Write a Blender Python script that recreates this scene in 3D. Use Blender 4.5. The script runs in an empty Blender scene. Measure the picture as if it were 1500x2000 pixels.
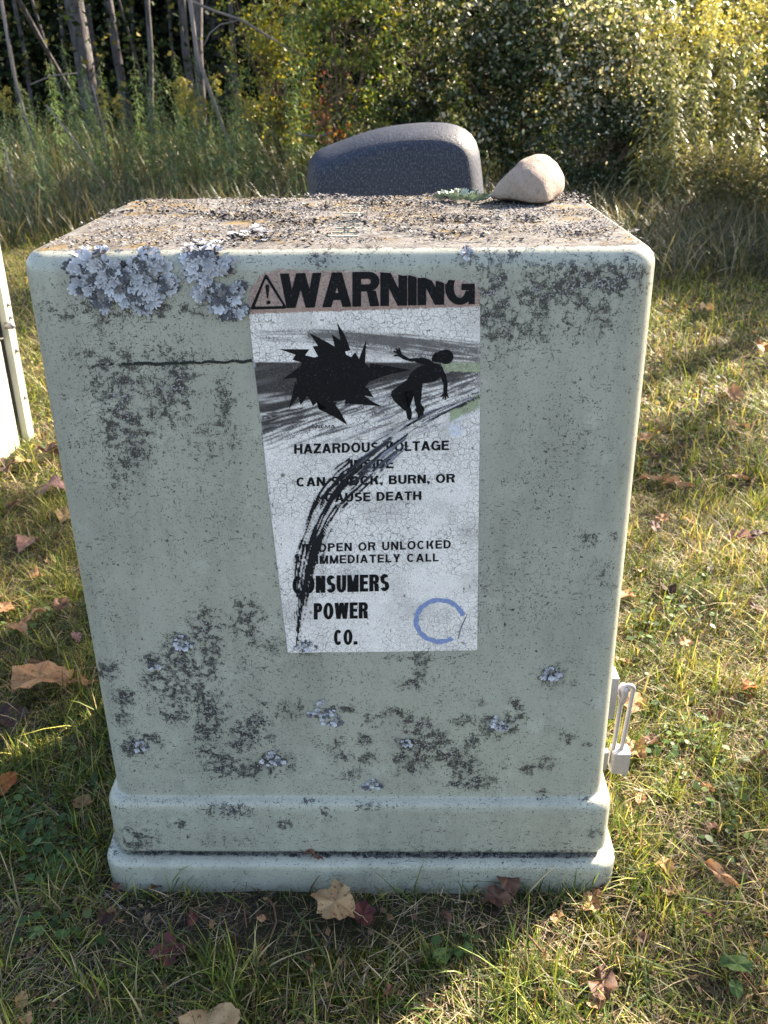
import bpy, bmesh, math, random
import numpy as np
from mathutils import Vector, Matrix
rnd = random.Random(7)
RS = np.random.RandomState(11)
S = bpy.context.scene

# ------------------------------------------------------------ camera
CX, CD, CH = 0.06193, 0.94498, 1.13133
PITCH, YAW, ROLL = 0.483125, -0.020449, -0.012797
FPX = 1650.65
FW = Vector((math.sin(YAW)*math.cos(PITCH), math.cos(YAW)*math.cos(PITCH), -math.sin(PITCH)))
RT = Vector((math.cos(YAW), -math.sin(YAW), 0)); UP = RT.cross(FW)
RT, UP = RT*math.cos(ROLL)+UP*math.sin(ROLL), -RT*math.sin(ROLL)+UP*math.cos(ROLL)
CAM = Vector((CX, -CD, CH))
cd = bpy.data.cameras.new('camera'); cam = bpy.data.objects.new('camera', cd); S.collection.objects.link(cam)
M = Matrix((RT, UP, -FW)).transposed().to_4x4(); M.translation = CAM; cam.matrix_world = M
cd.sensor_fit = 'VERTICAL'; cd.sensor_height = 4.85; cd.sensor_width = 3.64; cd.lens = FPX/2000*4.85
cd.clip_start = 0.02; cd.clip_end = 500
cd.dof.use_dof = True; cd.dof.focus_distance = 1.12; cd.dof.aperture_fstop = 1.5
S.camera = cam
S.render.resolution_x = 768; S.render.resolution_y = 1024

# ------------------------------------------------------------ light
SUN_EL, SUN_AZ = math.radians(33), math.radians(50)      # azimuth from +y towards +x
w = bpy.data.worlds.new('World'); S.world = w; w.use_nodes = True
nt = w.node_tree; bg = nt.nodes['Background']
sky = nt.nodes.new('ShaderNodeTexSky'); sky.sky_type = 'NISHITA'; sky.sun_disc = False
sky.sun_elevation = SUN_EL; sky.sun_rotation = SUN_AZ; sky.air_density = 1.0; sky.dust_density = 2.0; sky.ozone_density = 1.0
nt.links.new(sky.outputs[0], bg.inputs[0]); bg.inputs[1].default_value = 0.095
sl = bpy.data.lights.new('sun', 'SUN'); sl.energy = 5.0; sl.angle = math.radians(0.5); sl.color = (1, 0.92, 0.80)
so = bpy.data.objects.new('sun', sl); S.collection.objects.link(so)
sd = Vector((math.sin(SUN_AZ)*math.cos(SUN_EL), math.cos(SUN_AZ)*math.cos(SUN_EL), math.sin(SUN_EL)))
so.rotation_euler = sd.to_track_quat('Z', 'Y').to_euler(); so.location = sd*20
S.view_settings.view_transform = 'Standard'; S.view_settings.look = 'None'
S.view_settings.gamma = 1; S.view_settings.use_curve_mapping = False; S.view_settings.exposure = 2.56
S.view_settings.use_white_balance = True; S.view_settings.white_balance_temperature = 7150; S.view_settings.white_balance_tint = 12
S.cycles.max_bounces = 6; S.cycles.transparent_max_bounces = 8; S.cycles.diffuse_bounces = 3

# ------------------------------------------------------------ pixel -> place helpers (photo pixels 1500x2000)
def ray(px, py): return FW + RT*((px-750)/FPX) + UP*((1000-py)/FPX)
def on_z(px, py, z=0.0):
    d = ray(px, py); return CAM + d*((z-CAM.z)/d.z)
def on_y(px, py, y):
    d = ray(px, py); return CAM + d*((y-CAM.y)/d.y)
def mpp(p): return (Vector(p)-CAM).dot(FW)/FPX           # metres per photo pixel
H, DEP, KF, ZB, KR = 0.95714, 0.44469, 0.028325, 0.16764, 0.025105
def on_front(px, py, off=0.0):
    d = ray(px, py); q = KF/(H-ZB)
    # y = -q*(H-z) - off
    t = (-q*(H-CAM.z) - off - CAM.y) / (d.y - q*d.z)
    return CAM + d*t
def on_front_np(px, py, off=0.0):
    px = np.asarray(px, float); py = np.asarray(py, float)
    a = (px-750)/FPX; b = (1000-py)/FPX
    d = [FW[i] + RT[i]*a + UP[i]*b for i in range(3)]
    q = KF/(H-ZB); t = (-q*(H-CAM.z) - off - CAM.y)/(d[1]-q*d[2])
    return np.stack([CAM[i]+d[i]*t for i in range(3)], -1)
def proj_np(P):
    D = P - np.array(CAM); z = D@np.array(FW)
    return 750+FPX*(D@np.array(RT))/z, 1000-FPX*(D@np.array(UP))/z

# ------------------------------------------------------------ numpy noise
_T = np.random.RandomState(3).rand(512, 512)
def vn(u, v, seed=0):
    u = np.asarray(u, float)+seed*17.3; v = np.asarray(v, float)+seed*9.1
    i = np.floor(u).astype(int); j = np.floor(v).astype(int); a = u-i; b = v-j
    a = a*a*(3-2*a); b = b*b*(3-2*b)
    g = lambda x, y: _T[x % 512, y % 512]
    return (g(i, j)*(1-a)+g(i+1, j)*a)*(1-b)+(g(i, j+1)*(1-a)+g(i+1, j+1)*a)*b
def fbm(u, v, o=4, seed=0):
    s = 0; A = 0.5; T = 0
    for k in range(o): s = s+A*vn(u*2**k, v*2**k, seed+k); T += A; A *= 0.5
    return s/T
def sstep(a, b, x): t = np.clip((x-a)/(b-a), 0, 1); return t*t*(3-2*t)

# ------------------------------------------------------------ object helpers
def link(o, parent=None):
    S.collection.objects.link(o)
    if parent is not None: o.parent = parent
    return o
def mesh_np(name, V, F, mat, parent=None, col=None, attrs=None, smooth=True, colname='Col'):
    """V (n,3); F list/array of faces"""
    me = bpy.data.meshes.new(name)
    V = np.asarray(V, np.float32)
    if isinstance(F, np.ndarray):
        k = F.shape[1]; nf = len(F)
        me.vertices.add(len(V)); me.vertices.foreach_set('co', V.ravel())
        me.loops.add(nf*k); me.loops.foreach_set('vertex_index', F.astype(np.int32).ravel())
        me.polygons.add(nf); me.polygons.foreach_set('loop_start', np.arange(0, nf*k, k, dtype=np.int32))
        me.update(calc_edges=True)
    else:
        me.from_pydata([tuple(v) for v in V.tolist()], [], [tuple(f) for f in F])
    if smooth: me.polygons.foreach_set('use_smooth', np.ones(len(me.polygons), bool))
    if col is not None:
        a = me.attributes.new(colname, 'FLOAT_COLOR', 'POINT')
        c = np.ones((len(V), 4), np.float32); c[:, :3] = col; a.data.foreach_set('color', c.ravel())
    for n, arr in (attrs or {}).items():
        a = me.attributes.new(n, 'FLOAT', 'POINT'); a.data.foreach_set('value', np.asarray(arr, np.float32).ravel())
    me.materials.append(mat)
    me.validate()
    return link(bpy.data.objects.new(name, me), parent)
def tag(o, label=None, cat=None, group=None, kind=None):
    if label: o['label'] = label
    if cat: o['category'] = cat
    if group: o['group'] = group
    if kind: o['kind'] = kind
    return o
def empty(name, loc=(0, 0, 0)):
    o = bpy.data.objects.new(name, None); o.empty_display_size = 0.05; o.location = loc; return link(o)
def bm_obj(name, bm, mat, parent=None, smooth=True):
    me = bpy.data.meshes.new(name); bm.normal_update(); bm.to_mesh(me); bm.free()
    if smooth: me.polygons.foreach_set('use_smooth', np.ones(len(me.polygons), bool))
    me.materials.append(mat); return link(bpy.data.objects.new(name, me), parent)
def add_box(bm, lo, hi, bev=0.0, seg=2):
    vs = [bm.verts.new((x, y, z)) for x in (lo[0], hi[0]) for y in (lo[1], hi[1]) for z in (lo[2], hi[2])]
    fs = [bm.faces.new([vs[i] for i in f]) for f in ((0,1,3,2),(4,6,7,5),(0,4,5,1),(2,3,7,6),(0,2,6,4),(1,5,7,3))]
    if bev:
        es = list({e for f in fs for e in f.edges})
        bmesh.ops.bevel(bm, geom=es, offset=bev, segments=seg, profile=0.5, affect='EDGES')
def tube_arrays(pts, rads, n=8):
    """tapered tube along pts; returns V,F(quads)"""
    P = [Vector(p) for p in pts]; V = []; F = []
    up = Vector((0.3, 0.2, 1)).normalized()
    for i, p in enumerate(P):
        t = (P[min(i+1, len(P)-1)]-P[max(i-1, 0)]).normalized()
        a = t.cross(up)
        if a.length < 1e-3: a = t.cross(Vector((1, 0, 0)))
        a.normalize(); b = t.cross(a)
        for k in range(n):
            th = 2*math.pi*k/n; V.append(p+(a*math.cos(th)+b*math.sin(th))*rads[i])
    for i in range(len(P)-1):
        for k in range(n):
            F.append((i*n+k, i*n+(k+1) % n, (i+1)*n+(k+1) % n, (i+1)*n+k))
    return V, F
def tubes(name, lst, mat, parent=None, n=8):
    V = []; F = []
    for pts, r in lst:
        if not isinstance(r, (list, tuple)): r = [r]*len(pts)
        v, f = tube_arrays(pts, r, n); o = len(V); V += v; F += [tuple(i+o for i in q) for q in f]
        F.append(tuple(range(o+n-1, o-1, -1))); F.append(tuple(range(o+len(v)-n, o+len(v))))
    me = bpy.data.meshes.new(name); me.from_pydata([tuple(v) for v in V], [], F)
    me.polygons.foreach_set('use_smooth', np.ones(len(me.polygons), bool)); me.materials.append(mat)
    return link(bpy.data.objects.new(name, me), parent)

# ------------------------------------------------------------ node helpers
class NT:
    def __init__(s, name):
        s.m = bpy.data.materials.new(name); s.m.use_nodes = True; s.t = s.m.node_tree; s.n = s.t.nodes
        s.b = s.n['Principled BSDF']; s.out = s.n['Material Output']
    def add(s, ty, **kw):
        n = s.n.new(ty)
        for k, v in kw.items(): setattr(n, k, v)
        return n
    def set(s, inp, v):
        if isinstance(v, bpy.types.NodeSocket): s.t.links.new(v, inp)
        elif v is not None:
            if isinstance(v, (tuple, list)) and len(v) == 3 and inp.type == 'RGBA': v = (*v, 1)
            inp.default_value = v
    def noise(s, vec, scale, detail=3, rough=0.55, dist=0.0):
        n = s.add('ShaderNodeTexNoise'); s.set(n.inputs['Vector'], vec)
        n.inputs['Scale'].default_value = scale; n.inputs['Detail'].default_value = detail
        n.inputs['Roughness'].default_value = rough; n.inputs['Distortion'].default_value = dist
        return n.outputs[0]
    def voro(s, vec, scale, feature='F1'):
        n = s.add('ShaderNodeTexVoronoi', feature=feature); s.set(n.inputs['Vector'], vec); n.inputs['Scale'].default_value = scale
        return n.outputs['Distance']
    def math(s, op, a, b=0.0, c=None):
        n = s.add('ShaderNodeMath', operation=op); s.set(n.inputs[0], a); s.set(n.inputs[1], b)
        if c is not None: s.set(n.inputs[2], c)
        return n.outputs[0]
    def ss(s, x, a, b, lo=0.0, hi=1.0):
        n = s.add('ShaderNodeMapRange', interpolation_type='SMOOTHSTEP')
        s.set(n.inputs['Value'], x); s.set(n.inputs['From Min'], a); s.set(n.inputs['From Max'], b)
        s.set(n.inputs['To Min'], lo); s.set(n.inputs['To Max'], hi); return n.outputs[0]
    def mix(s, f, a, b, blend='MIX'):
        n = s.add('ShaderNodeMix', data_type='RGBA', blend_type=blend); n.clamp_factor = True
        s.set(n.inputs[0], f); s.set(n.inputs[6], a); s.set(n.inputs[7], b); return n.outputs[2]
    def attr(s, name, out='Fac'):
        n = s.add('ShaderNodeAttribute', attribute_name=name); return n.outputs[out]
    def obj(s): return s.add('ShaderNodeTexCoord').outputs['Object']
    def map(s, vec, sc=(1, 1, 1), rot=(0, 0, 0)):
        n = s.add('ShaderNodeMapping'); s.set(n.inputs[0], vec); n.inputs['Scale'].default_value = sc; n.inputs['Rotation'].default_value = rot
        return n.outputs[0]
    def bump(s, h, strength=0.5, dist=0.001):
        n = s.add('ShaderNodeBump'); s.set(n.inputs['Height'], h); n.inputs['Strength'].default_value = strength; n.inputs['Distance'].default_value = dist
        s.t.links.new(n.outputs[0], s.b.inputs['Normal'])
    def fin(s, col, rough=0.6, spec=0.5, metal=0.0):
        s.set(s.b.inputs['Base Color'], col); s.set(s.b.inputs['Roughness'], rough)
        s.set(s.b.inputs['Specular IOR Level'], spec); s.set(s.b.inputs['Metallic'], metal); return s.m
def flat(name, col, rough=0.6, spec=0.4, metal=0.0, var=0.15, scale=60):
    n = NT(name); o = n.obj(); f = n.noise(o, scale, 4)
    a = tuple(c*(1-var) for c in col); b = tuple(min(1, c*(1+var)) for c in col)
    return n.fin(n.mix(f, a, b), rough, spec, metal)
def foliage(name, trans=0.45, rough=0.45, spec=0.5, tint=(1.25, 1.35, 0.55)):
    n = NT(name); c = n.attr('Col', 'Color')
    n.fin(c, rough, spec)
    tr = n.add('ShaderNodeBsdfTranslucent'); n.set(tr.inputs[0], n.mix(1.0, c, tint, 'MULTIPLY'))
    mx = n.add('ShaderNodeMixShader'); mx.inputs[0].default_value = trans
    n.t.links.new(n.b.outputs[0], mx.inputs[1]); n.t.links.new(tr.outputs[0], mx.inputs[2]); n.t.links.new(mx.outputs[0], n.out.inputs[0])
    return n.m

# ============================================================ GROUND
def ground_h(x, y):
    x = np.asarray(x, float); y = np.asarray(y, float)
    r = np.hypot(x, y+0.2)
    h = (fbm(x*3+50, y*3+50, 3, 5)-0.5)*0.05*sstep(0.55, 1.3, r)+(fbm(x*16+9, y*16+4, 2, 8)-0.5)*0.016
    return h - 0.002
def make_ground():
    g = NT('soil'); o = g.obj()
    a = g.noise(o, 9, 5, 0.65); b = g.noise(o, 160, 5, 0.7); c = g.noise(o, 1.2, 3)
    col = g.mix(g.ss(b, 0.35, 0.7), (0.012, 0.009, 0.008), (0.075, 0.058, 0.05))
    col = g.mix(g.ss(a, 0.45, 0.65), col, (0.055, 0.05, 0.022))
    col = g.mix(g.ss(c, 0.4, 0.7), col, (0.03, 0.035, 0.012), 'MIX')
    g.bump(b, 0.9, 0.004); m = g.fin(col, 0.95, 0.1)
    u = np.linspace(-1, 1, 221); sx = np.sinh(u*5.2)/np.sinh(5.2)*90
    v = np.linspace(-1, 1, 221); sy = np.sinh(v*5.2)/np.sinh(5.2)*90
    X, Y = np.meshgrid(sx, sy, indexing='ij'); Z = ground_h(X, Y)
    V = np.stack([X.ravel(), Y.ravel(), Z.ravel()], -1)
    n = 221; i, j = np.meshgrid(np.arange(n-1), np.arange(n-1), indexing='ij'); k = (i*n+j).ravel()
    F = np.stack([k, k+n, k+n+1, k+1], -1)
    return tag(mesh_np('ground', V, F, m), 'brown earth and leaf mould under the lawn and the woodland edge', kind='structure')
make_ground()

# ============================================================ MAIN CABINET
def ring(z, x0, x1, y0, y1, r, nf=130, ns=14, nc=7):
    P = []
    def corner(cx, cy, a0):
        for k in range(nc): a = a0+math.pi/2*k/(nc-1); P.append((cx+r*math.cos(a), cy+r*math.sin(a), z))
    for k in range(1, nf): P.append((x0+r+(x1-x0-2*r)*k/nf, y0, z))
    corner(x1-r, y0+r, -math.pi/2)
    for k in range(1, ns): P.append((x1, y0+r+(y1-y0-2*r)*k/ns, z))
    corner(x1-r, y1-r, 0)
    for k in range(1, ns): P.append((x1-r-(x1-x0-2*r)*k/ns, y1, z))
    corner(x0+r, y1-r, math.pi/2)
    for k in range(1, ns): P.append((x0, y1-r-(y1-y0-2*r)*k/ns, z))
    corner(x0+r, y0+r, math.pi)
    return P
def loft(rings, cap_top=True, cap_bot=True):
    n = len(rings[0]); V = [p for r in rings for p in r]; F = []
    for i in range(len(rings)-1):
        for k in range(n):
            F.append((i*n+k, (i+1)*n+k, (i+1)*n+(k+1) % n, i*n+(k+1) % n))
    if cap_top: F.append(tuple(range(n)))
    if cap_bot: F.append(tuple(range((len(rings)-1)*n+n-1, (len(rings)-1)*n-1, -1)))
    return V, F
def foot(z):           # outline of the tapered body at height z
    s = (H-z)/(H-ZB)
    return (-0.359-0.0093*s, 0.348+0.0171*s, -KF*s, DEP+0.02*s)
# dirt and painted gap shade map: (photo x, photo y, rx, ry, amount)
DIRT_SHADE = [(215,605,110,24,.7),(190,602,40,16,.9),(300,604,60,16,.8),(410,604,50,20,.5),(240,640,60,25,.2),(170,690,50,14,.45),(330,700,90,16,.5),
 (235,780,34,95,.9),(215,740,40,50,.75),(330,745,44,62,.95),(260,850,36,75,.75),(240,930,30,60,.45),(300,800,70,60,.5),(440,790,20,60,.5),(420,860,60,60,.35),(180,640,30,40,.5),
 (965,590,28,80,1.05),(990,640,34,38,.85),(1060,560,50,50,.75),(1130,545,75,36,.9),(1210,545,45,35,.85),(1150,600,60,50,.6),(1060,640,90,40,.4),(1240,600,20,60,.25),
 (350,1300,35,30,.7),(350,1262,26,20,.7),(355,1350,45,40,.72),(400,1225,26,30,.72),(415,1270,20,60,.6),(485,1210,28,36,.6),(495,1245,20,20,.65),(535,1265,22,18,.55),
 (300,1290,20,12,.7),(210,1310,20,18,.7),(240,1362,22,16,.75),(240,1405,20,12,.7),(275,1455,34,18,.88),(300,1330,22,18,.62),(410,1390,28,40,.75),(345,1400,24,14,.7),(400,1440,18,40,.72),
 (430,1490,24,22,.85),(475,1440,26,24,.82),(480,1500,60,20,.5),(530,1495,36,22,.7),(505,1420,30,26,.6),(560,1390,26,16,.62),(520,1380,14,10,.6),(575,1385,14,18,.7),(640,1450,40,16,.45),
 (660,1385,14,8,.6),(680,1385,12,8,.55),(730,1405,20,12,.7),(710,1445,14,10,.72),(720,1480,16,10,.72),(670,1480,16,12,.5),(690,1515,22,14,.5),(770,1510,10,10,.5),
 (820,1300,14,30,.72),(800,1335,24,10,.65),(780,1390,12,9,.7),(757,1390,10,9,.7),(815,1420,28,22,.78),(830,1455,44,28,.88),(795,1480,22,20,.82),(812,1500,26,10,.7),
 (885,1480,20,18,.88),(910,1500,26,24,.9),(918,1525,36,13,.97),(925,1450,12,16,.75),(905,1410,24,10,.7),(970,1420,30,18,.85),(1000,1400,22,10,.75),(1010,1375,9,12,.8),
 (940,1375,10,7,.6),(1030,1502,14,10,.9),(1065,1492,16,11,.85),(1058,1550,9,11,.8),(1108,1442,14,9,.85),(1145,1455,9,6,.8),(1078,1318,26,18,.6),(1140,1562,9,8,.8),
 (1150,1055,20,14,.5),(1185,1110,14,14,.6),(1175,1135,12,12,.6),(1195,1145,8,8,.8),(1200,1050,8,14,.6),(1115,1300,14,60,.3),
 (450,1582,44,12,.85),(640,1585,14,12,.5),(720,1575,30,8,.5),(350,1610,20,6,.7),(600,1565,12,6,.6),(250,1640,60,26,.5),(420,1640,110,14,.3),(700,1640,200,14,.2),(560,1610,20,8,.6),(700,1300,120,60,.12),(1160,1628,16,8,.75),(330,1565,40,6,.35),(880,1669,260,5,1.3),(1100,1669,60,5,1.3),(560,1667,260,3,1.1),(300,1664,80,3,.8),(250,1650,30,14,.4),  # rows near the skirt bottom also paint the occluded gap shade on the collar
 (620,505,20,14,.75),(790,510,10,10,.5),(912,500,22,16,.75),(705,500,90,8,.2),(1000,500,20,10,.6),(590,1262,22,12,.85),(800,1285,60,8,.4),(900,1283,40,8,.35),(1230,545,30,40,.4),
 (500,640,8,60,.35),(540,1100,10,120,.3),(950,560,8,40,.7)]
DIRT_SHADE = [(a, b, c, d_, e*(1.22 if b > 1180 and e >= .5 else 1)) for a, b, c, d_, e in DIRT_SHADE]
def dirt_shade_at(P):
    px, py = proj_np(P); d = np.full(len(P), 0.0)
    for cx, cy, rx, ry, a in DIRT_SHADE:
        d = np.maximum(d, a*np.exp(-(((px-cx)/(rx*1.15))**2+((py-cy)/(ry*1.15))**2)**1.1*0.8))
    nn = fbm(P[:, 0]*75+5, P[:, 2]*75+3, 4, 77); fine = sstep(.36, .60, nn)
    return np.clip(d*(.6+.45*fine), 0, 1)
def cabinet_mat(front=True):
    n = NT('weathered_green_fibreglass'); o = n.obj(); d = n.attr('dirt_shade')
    d0 = d; d = n.math('MAXIMUM', n.math('MULTIPLY', d, n.ss(n.noise(o, 105, 4, 0.65), .40, .58, .12, 1.08)), n.ss(n.noise(o, 5, 4, .6), .35, .7, .02, .17))
    base = n.mix(n.noise(o, 7, 4), (0.315, 0.318, 0.262), (0.362, 0.367, 0.302))
    base = n.mix(n.ss(n.noise(o, 300, 4, .75), .50, .74, 0, .42), base, (.19, .19, .165))
    base = n.mix(n.ss(n.noise(o, 55, 5, 0.7), 0.45, 0.8, 0, .8), base, (0.285, 0.29, 0.24))
    base = n.mix(n.ss(n.noise(o, 26, 3, 0.5), 0.58, 0.72, 0, .45), base, (0.43, 0.445, 0.375))
    base = n.mix(n.ss(n.noise(n.map(o, (1, 1, .35)), 11, 5, .65), .42, .72, 0, .5), base, (.215, .215, .175))
    base = n.mix(n.ss(n.noise(n.map(o, (1, 1, .2)), 30, 4, .7), .5, .75, 0, .35), base, (.17, .175, .15))
    # soft grey film where dirt gathers and gap shade is painted
    med = n.noise(n.map(o, (1, 1, .3)), 48, 5, 0.7)
    film = n.math('MULTIPLY', n.ss(n.math('ADD', n.math('ADD', n.math('MULTIPLY', d, .6), n.math('MULTIPLY', d0, .4)), n.math('MULTIPLY', med, 0.8)), 0.5, 1.35), 0.74)
    base = n.mix(film, base, (0.06, 0.062, 0.055))
    # fibres: short dark strokes in two directions and round specks
    v1 = n.map(o, (1.0, 1, 0.42), (0, 0.5, 0)); v2 = n.map(o, (0.4, 1, 1.0), (0, 0.35, 0)); v3 = o
    for k, (v, sc, thr) in enumerate(((v1, 330, .72), (v2, 290, .72), (v3, 560, .705), (v3, 260, .735))):
        nz = n.noise(v, sc, 2, 0.6, 0.6)
        zone = n.noise(o, 18+9*k, 3, 0.6)
        t = n.math('SUBTRACT', thr+0.03, n.math('ADD', n.math('MULTIPLY', d, 0.32), n.math('MULTIPLY', zone, 0.13)))
        f = n.ss(n.math('SUBTRACT', nz, t), 0.0, 0.022, 0, (0.72, 0.72, 0.9, 0.95)[k])
        base = n.mix(f, base, ((.06, .062, .056), (.055, .057, .053), (.035, .035, .033), (.035, .033, .03))[k])
    # small pale lichen flecks inside the dirtiest spots
    pf = n.math('MULTIPLY', n.ss(n.noise(o, 420, 2, 0.5), 0.56, 0.62), n.ss(d, 0.5, 0.75, 0, .8))
    base = n.mix(pf, base, (0.36, 0.36, 0.38))
    # weathered top: chalky ground, grey crust, ochre patches
    geo = n.add('ShaderNodeNewGeometry'); sep = n.add('ShaderNodeSeparateXYZ'); n.set(sep.inputs[0], geo.outputs['Normal'])
    pos = n.add('ShaderNodeSeparateXYZ'); n.set(pos.inputs[0], o)
    topm = n.math('MULTIPLY', n.ss(n.math('ADD', sep.outputs[2], n.math('MULTIPLY', n.noise(o, 50, 4), 0.16)), 0.98, 1.06), n.ss(pos.outputs[2], 0.9, 0.93))
    tc = n.mix(n.ss(n.noise(o, 40, 5, .7), .35, .65), (0.155, 0.148, 0.142), (0.092, 0.088, 0.086))
    tc = n.mix(n.ss(n.noise(o, 14, 6, .8), .5, .6, 0, .9), tc, (0.065, 0.058, 0.053))
    tc = n.mix(n.ss(n.noise(n.map(o, (1, 1.3, 1)), 17, 5, .75), .54, .60, 0, .85), tc, (0.14, 0.095, 0.035))
    tc = n.mix(n.ss(n.noise(o, 230, 4, .7), .56, .66, 0, .7), tc, (0.05, 0.045, 0.045))
    tc = n.mix(n.ss(n.noise(o, 320, 3, .7), .58, .66, 0, .7), tc, (0.19, 0.185, 0.185))
    base = n.mix(topm, base, tc)
    h = n.math('ADD', n.math('MULTIPLY', n.noise(o, 250, 4, .7), n.ss(topm, 0, 1, 0.10, 1.6)), n.math('MULTIPLY', n.noise(o, 14, 3), 0.5))
    n.bump(h, 0.55, 0.0016)
    return n.fin(base, n.mix(topm, (0.34,)*3, (0.95,)*3), n.mix(topm, (.5,)*3, (.1,)*3))
CAB = cabinet_mat()
def dirt_shade_obj(name, V, F, parent):
    V = np.array(V); o = mesh_np(name, V, F, CAB, parent, attrs={'dirt_shade': dirt_shade_at(V)*(V[:, 1] < 0.01)+0.18*(V[:, 1] >= 0.01)})
    return o
cab = empty('utility_cabinet', (0, 0.2, 0))
tag(cab, 'large weathered pale green utility cabinet with a torn warning sticker, standing on the grass', 'utility cabinet')
def child(o, root=cab):
    o.parent = root; o.matrix_parent_inverse = Matrix.Translation(-Vector(root.location)); return o
def build_body():
    R = []; rt = 0.021; rc = 0.03
    def R_(z, inset, r, nfz=None):
        x0, x1, y0, y1 = foot(z); R.append(ring(z, x0+inset, x1-inset, y0+inset, y1-inset, r))
    for k in range(9):
        a = math.pi/2*(1-k/8); R_(H-rt*(1-math.sin(a)), rt*(1-math.cos(a)), max(rc-rt*(1-math.cos(a)), 0.006))
    zs = np.linspace(H-rt, 0.176, 130)[1:]
    for z in zs: R_(z, 0, rc)
    zb = on_y(700, 1663, -KF-0.0125).z
    R_(.1735, -.0003, rc); R_(.172, -.001, rc)
    for k in range(1, 8):
        a = math.pi/2*k/7; R_(.171-.019*(1-math.cos(a)), -.001-.0115*math.sin(a), rc)
    for z in np.linspace(.148, zb+0.006, 10): R_(z, -.0125, rc)
    R_(zb+.002, -.0115, rc); R_(zb, -.008, rc); R_(zb, 0.004, rc); R_(zb+.03, 0.006, rc)
    V, F = loft(R, True, False)
    o = child(dirt_shade_obj('body', V, F, None)); o['label'] = 'pale green tapered fibreglass hood with rounded edges and skirt'
    # ground sleeve the hood sits on
    R2 = []
    x0, x1, y0, y1 = foot(ZB)
    def B_(z, out, r=rc): R2.append(ring(z, x0-out, x1+out, y0-out, y1+out, r))
    zt = zb-0.0075
    B_(zt+.02, -0.012); B_(zt, -0.006); B_(zt-.001, 0.004)
    for q in (.007, .010, .012, .0135, .015, .0165): B_(zt-.0012-.0001*q, q, rc+.004)
    for k in range(9):
        a = math.pi/2*k/8; B_(zt-.0016-.015*(1-math.cos(a)), .0175+.012*math.sin(a), rc+.006)
    for z in np.linspace(zt-.03, -.06, 8): B_(z, .0295, rc+.006)
    V, F = loft(R2, True, True)
    o = child(dirt_shade_obj('ground_sleeve', V, F, None)); o['label'] = 'pale green collar at ground level showing below the hood'
build_body()

# ------------------------------------------------------------ warning sticker
TEAR = [(484,590),(487,572),(490,560),(499,548),(508,538),(518,530),(540,526),(556,525),(590,528),(634,529),(670,528),(704,529),(740,530),(768,532),(787,537),(800,536),(816,541),(830,541),(842,546),(858,548),(872,553),(876,545),(890,546),(906,548),(918,551),(928,553),(934,562),(937,575)]
def left_x(y): return np.interp(y, [520, 612, 720, 840, 960, 1275], [484, 486, 497, 512, 524, 562])
def right_x(y): return np.interp(y, [520, 800, 1275], [937.5, 937.5, 932])
def bottom_y(x): return np.interp(x, [560, 750, 932], [1275, 1273, 1270])
def tear_y(x): return np.interp(x, [p[0] for p in TEAR], [p[1] for p in TEAR])
def sticker_grid(nx, ny):
    s = np.linspace(0, 1, nx)[:, None]*np.ones((1, ny)); t = np.linspace(0, 1, ny)[None, :]*np.ones((nx, 1))
    y = 540+(1273-540)*t
    for _ in range(4):
        x = left_x(y)+(right_x(y)-left_x(y))*s
        jag = (vn(x*0.35, 0*x, 21)-0.5)*5*(np.abs(x-700) < 240)
        y = (tear_y(x)+jag)*(1-t)+(bottom_y(x)+0*x)*t
    i, j = np.meshgrid(np.arange(nx-1), np.arange(ny-1), indexing='ij'); k = (i*ny+j).ravel()
    F = np.stack([k, k+1, k+ny+1, k+ny], -1)
    return x.ravel(), y.ravel(), F
def lerp(a, b, f): return a*(1-f[:, None])+np.array(b)*f[:, None]
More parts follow.
